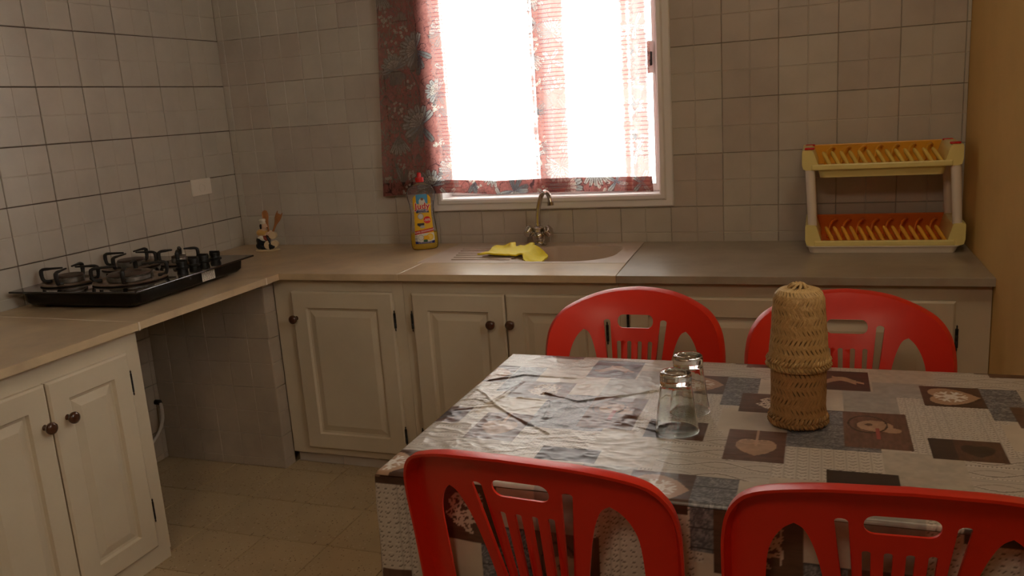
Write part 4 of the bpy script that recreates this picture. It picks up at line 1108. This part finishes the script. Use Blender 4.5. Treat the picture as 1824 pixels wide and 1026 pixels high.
letter('-50%', .0135, .016, .124, M['white_ink'], 0, .0011, .0002)
letter('SUPER DÉGRAISSANT', .0086, 0, .078, M['white_ink'], .13, .0011, .0001); letter('ULTRA CONCENTRÉ', .0062, 0, .0300, M['white_ink'], 0, .0011)

# ------------------------------------------------------------------ two-tier dish rack
rk = thing('dish_rack', (2.77, -.14, ZC), 'two-tier yellow and white plastic dish rack with orange plate slots in the corner', 'dish rack')
A0, A1, F0, F1 = 2.535, 3.012, -.268, -.028
def tray(name, x0, x1, y0, y1, z0, z1, ins, mt, th=.003, r=.02, par=rk):
    L = []
    for i_, z in [(ins, z0), (0, z1-.003), (-.004, z1-.003), (-.004, z1), (th, z1), (ins+th, z0+th)]:
        L.append([(a, b_, z) for a, b_ in rrect(x0+i_, x1-i_, y0+i_, y1-i_, r, 5)])
    n = len(L[0]); v = [p for q in L for p in q]; f = []
    for i in range(len(L)-1):
        for k in range(n): f.append((i*n+k, i*n+(k+1) % n, (i+1)*n+(k+1) % n, (i+1)*n+k))
    f.append(tuple(range(n-1, -1, -1))); f.append(tuple(range((len(L)-1)*n, len(L)*n)))
    return add(name, v, f, mt, par, smooth=True, sharp=35)
tray('drip_tray', A0+.004, A1-.010, F0, F1, ZC+.0006, ZC+.026, .008, M['rackwhite'])
def basket(zb, zr, hgt, inner, x0, x1, nfin, under, fin):
    """zb: bottom of the front bar, zr: its top, hgt: top of the ears"""
    t = bpy.data.objects.new('plate_basket', None); COL.objects.link(t); t.parent = rk; t.location = (0, 0, zb-ZC)
    ear = .052
    for s, xa in ((0, x0), (1, x1-ear)):
        # swollen end piece seen from the front
        o = [(xa+a, zb+b_) for a, b_ in ([(.004, .004), (.014, 0), (.052, 0), (.052, zr-zb), (.036, hgt-zb-.004), (.030, hgt-zb), (.002, hgt-zb), (0, hgt-zb-.006), (0, .02)] if s == 0 else [(0, 0), (.038, 0), (.048, .004), (.052, .02), (.052, hgt-zb-.006), (.050, hgt-zb), (.020, hgt-zb), (.014, hgt-zb-.004), (0, zr-zb)])]
        mb = MB(); v = []; n = len(o); cxx = sum(q[0] for q in o)/n; czz = sum(q[1] for q in o)/n
        lay = [(.90, F0+.002), (.98, F0-.004+.006), (1, F0+.010), (1, F1-.008), (.94, F1)]
        for sc, y in lay: v += [(cxx+(a-cxx)*sc, y, czz+(b_-czz)*sc+(.006*(y-F0)/(F1-F0))) for a, b_ in o]
        f = []
        for i in range(len(lay)-1):
            for k in range(n): f.append((i*n+k, i*n+(k+1) % n, (i+1)*n+(k+1) % n, (i+1)*n+k))
        f += [tuple(range(n-1, -1, -1)), tuple(range((len(lay)-1)*n, len(lay)*n))]
        add('end_frame', v, f, M['rackyel'], t, smooth=True, sharp=40)
    MB().bbox(x0+.03, x1-.03, F0-.002, F0+.012, zb, zr, .004).build('front_bar', M['rackyel'], t)
    MB().bbox(x0+.03, x1-.03, F1-.010, F1, zb+.001, hgt+.004, .003).build('back_panel', inner, t)
    # sloping inner side cheeks and floor
    fl_ = MB(); fl_.box(x0+.05, x1-.05, F0+.012, F1-.010, zb+.001, zb+.0035)
    fl_.build('floor_panel', inner, t)
    W = (x1-.058)-(x0+.062)
    for k in range(nfin):
        xx = x0+.070+W*k/nfin
        p = spline([(xx+.022, F0+.013, zb+.006), (xx+.019, F0+.030, zr-.006), (xx+.008, F0+.060, zr+.014), (xx-.004, F0+.085, zr+.034)], 4)
        MB().tube(p, [.0085, .0085]+[.0082]*(len(p)-4)+[.007, .0045], 8, sq=(1, .8)).build('plate_fin', fin, t, smooth=True, sharp=60)
    for k in range(nfin//2+1):
        xx = x0+.075+W*k/(nfin//2+1)
        MB().tube(spline([(xx-.002, F1-.085, zb+.004), (xx+.006, F1-.075, zr+.030), (xx+.022, F1-.045, zr+.042), (xx+.030, F1-.012, zr+.036)], 5), .0042, 8).build('rear_loop', inner, t, smooth=True)
    if under:
        tray('lower_tray', x0+.052, x1-.045, F0+.016, F1-.010, zb-.027, zb+.002, .006, M['rackyel'], par=t)
    return t
basket(ZC+.025, ZC+.044, ZC+.098, M['rackora2'], A0-.004, A1+.008, 14, False, M['rackfin'])
basket(1.073, 1.092, 1.140, M['rackora'], A0-.016, A1-.008, 13, True, M['rackfin2'])
for x, dx in ((A0+.020, -.010), (A1-.016, -.012)):
    for y in (F0+.018, F1-.022):
        z0 = ZC+.098-.004 if True else 0
        MB().tube([(x, y, z0), (x+dx*.3, y, z0+.06), (x+dx, y, 1.078)], [.0145, .0150, .0155], 20).build('post', M['rackwhite'], rk, smooth=True, sharp=50)
for x in (A0+.006, A1-.032):
    for y in (F0+.030, F1-.030): MB().bbox(x-.014, x+.018, y-.010, y+.010, 1.1405, 1.1475, .003).build('red_cap', M['redcap'], rk, smooth=True, sharp=50)

# ------------------------------------------------------------------ chef figurine with wooden spoons
cf_ = thing('chef_figurine', (.245, -.165, ZC+.0006), 'small ceramic chef figurine with a white hat, holding wooden spoons in the corner', 'figurine', rz=R(8))
def blob(name, parts, m_, par=cf_, res=.0028):
    bm = bmesh.new()
    for (c, r, *rot) in parts:
        mt = Matrix.Translation(c) @ (Matrix.Rotation(rot[0], 4, 'Y') if rot else Matrix.Identity(4)) @ Matrix.Diagonal((*r, 1))
        bmesh.ops.create_uvsphere(bm, u_segments=24, v_segments=14, radius=1, matrix=mt)
    me = bpy.data.meshes.new(name); bm.to_mesh(me); bm.free()
    o = bpy.data.objects.new(name, me); COL.objects.link(o)
    md = o.modifiers.new('r', 'REMESH'); md.mode = 'VOXEL'; md.voxel_size = res; md.use_smooth_shade = True
    dg = bpy.context.evaluated_depsgraph_get(); m2 = bpy.data.meshes.new_from_object(o.evaluated_get(dg)); bpy.data.objects.remove(o)
    m2.name = name; m2.materials.clear(); m2.materials.append(m_); o = bpy.data.objects.new(name, m2); COL.objects.link(o); o.parent = par
    for p in m2.polygons: p.use_smooth = True
    return o
MB().lathe([(.048, 0), (.052, .004), (.048, .009), (0, .010)], (.006, 0, 0), 32, sq=(1.12, .62)).build('plinth', M['cream_gl'], cf_, smooth=True, local=True, sharp=50)
fig = blob('figure', [((-.012, 0, .072), (.022, .018, .026)), ((-.006, 0, .092), (.015, .013, .012)), ((.003, 0, .112), (.0155, .0135, .0165)), ((.0175, 0, .110), (.0045, .004, .005)), ((.004, .0125, .111), (.003, .003, .004)), ((.004, -.0125, .111), (.003, .003, .004)),
    ((.004, -.016, .080), (.018, .008, .008), .35), ((.004, .016, .080), (.018, .008, .008), .35), ((.022, -.014, .080), (.010, .007, .007), -.4), ((.022, .012, .082), (.010, .007, .007), -.4), ((.032, -.004, .086), (.0075, .008, .007))], M['skin_gl'])
blob('trousers', [((-.020, 0, .048), (.023, .022, .024)), ((-.026, 0, .024), (.020, .024, .018)), ((-.006, -.014, .020), (.022, .012, .013)), ((-.006, .014, .020), (.022, .012, .013)), ((.010, -.014, .014), (.014, .010, .007)), ((.010, .014, .014), (.014, .010, .007))], M['black_gl'])
blob('shirt', [((-.013, 0, .083), (.0245, .0215, .017)), ((.000, -.017, .083), (.018, .010, .010), .35), ((.000, .017, .083), (.018, .010, .010), .35)], M['yellow_gl'])
blob('apron', [((-.008, 0, .060), (.020, .0235, .016), .5), ((-.018, 0, .062), (.018, .0235, .006))], M['white_gl'])
blob('sash', [((.004, 0, .060), (.020, .020, .010), .9), ((.014, 0, .055), (.012, .015, .014))], M['red_gl'])
blob('hat', [((-.002, 0, .126), (.0155, .0145, .007)), ((-.008, 0, .137), (.012, .014, .009)), ((.004, .007, .138), (.011, .010, .009)), ((.003, -.007, .137), (.011, .010, .009))], M['white_gl'])
blob('hair', [((-.008, 0, .113), (.0105, .0145, .012)), ((-.010, 0, .104), (.008, .012, .008))], M['black_gl'], res=.002)
blob('moustache', [((.0175, -.004, .1045), (.0035, .005, .0018)), ((.0175, .004, .1045), (.0035, .005, .0018))], M['black_gl'], res=.0012)
for c, r_ in [((.044, -.006, .070), .0165), ((.024, -.018, .029), .0185), ((.052, -.014, .032), .0155)]:
    MB().lathe([(r_, -.011), (r_*1.06, -.008), (r_, 0), (r_*1.06, .008), (r_, .011), (r_*.84, .011), (r_*.82, .008), (0, .008)], c, 28, rot=Vector((.25, -1, .1)).to_track_quat('Z', 'Y').to_matrix()).build('jar_mouth', M['cream_gl'], cf_, smooth=True, local=True, sharp=40)
blob('bottle_leaves', [((.030, -.022, .050), (.006, .006, .028), -.35), ((.040, -.028, .026), (.014, .006, .006), .5), ((.034, -.028, .022), (.006, .006, .014)), ((.046, -.026, .018), (.012, .006, .006), -.5)], M['black_gl'])
def spoon(p0, p1, wid, fork, lab):
    p0, p1 = Vector(p0), Vector(p1); d = (p1-p0); Ln = d.length; d.normalize(); x = d.cross(Vector((.15, -1, 0))).normalized(); y = d.cross(x)
    st_ = [(0, .0042, .003), (.35, .0045, .0032), (.5, .006, .0032), (.62, wid*.62, .003), (.74, wid*.95, .0028), (.86, wid, .0026), (.95, wid*.82, .0024), (.985, wid*.5, .002), (1, wid*.1, .001)]
    if fork: st_ = st_[:5]+[(.86, wid*1.02, .0026), (.93, wid*1.02, .002), (.96, wid, .002)]
    v = []; f = []; n = 14
    for t_, w_, h_ in st_:
        c = p0+d*(Ln*t_)
        for k in range(n):
            a = 2*pi*k/n; v.append((c+x*(w_*cos(a))+y*(h_*sin(a)-(.004*math.sin(min(1, max(0, (t_-.55)/.45))*pi) if sin(a) > 0 and not fork else 0)))[:])
    for i in range(len(st_)-1):
        for k in range(n): f.append((i*n+k, i*n+(k+1) % n, (i+1)*n+(k+1) % n, (i+1)*n+k))
    f += [tuple(range(n-1, -1, -1)), tuple(range((len(st_)-1)*n, len(st_)*n))]
    mb = MB().put(v, f)
    if fork:
        for s in (-1, 1): mb.tube([p0+d*(Ln*.95)+x*(s*wid*.72), p0+d*(Ln*1.0)+x*(s*wid*.78), p0+d*(Ln*1.05)+x*(s*wid*.80)], [.0030, .0026, .001], 8)
    o = mb.build('wooden_fork' if fork else 'wooden_spoon', M['spoonwood'], None, smooth=True, sharp=50)
    setp(o, lab, 'fork' if fork else 'spoon')
spoon((.272, -.165, ZC+.062), (.252, -.155, ZC+.182), .0150, False, 'small wooden spoon standing upright in the chef figurine')
spoon((.276, -.160, ZC+.065), (.327, -.150, ZC+.168), .0150, True, 'small wooden fork leaning to the right in the chef figurine')

# ------------------------------------------------------------------ socket and hose
so_ = thing('wall_socket', (0, -.249, 1.094), 'white electrical socket on the tiled left wall beyond the hob', 'socket')
pl_ = MB().bbox(.0005, .0105, -.311, -.187, 1.058, 1.130, .004).build('cover_plate', M['sockw'], so_, smooth=True, sharp=40)
MB().bbox(.009, .0125, -.290, -.208, 1.113, 1.1155, .0008).build('groove', M['sockw'], so_)
q = Vector((1, 0, 0)).to_track_quat('Z', 'Y').to_matrix()
MB().lathe([(.0185, .0100), (.0185, .0125), (.0170, .0128), (.0165, .0060), (0, .0060)], (0, -.250, 1.090), 32, rot=q).build('outlet', M['sockw'], so_, smooth=True, sharp=40)
hl = MB()
for dz in (.0095, 0, -.0095): hl.tube([(.0055, -.250, 1.090+dz), (.0068, -.250, 1.090+dz)], .0026, 12)
hl.build('pin_holes', M['black'], so_)
hs_ = thing('gas_hose', (.03, -.72, .25), 'thin white hose with a black wall fitting in the bay under the hob', 'hose')
MB().tube([(.0005, -.700, .252), (.022, -.700, .252)], .011, 14).tube([(.018, -.700, .252), (.030, -.704, .250)], .008, 12).build('fitting', M['black'], hs_, smooth=True, sharp=50)
MB().tube(spline([(.028, -.703, .250), (.040, -.712, .225), (.042, -.722, .180), (.034, -.745, .135), (.026, -.79, .100), (.022, -.88, .07), (.02, -1.0, .05), (.02, -1.15, .03)], 8), .0062, 12).build('hose', M['hose'], hs_, smooth=True, sharp=60)
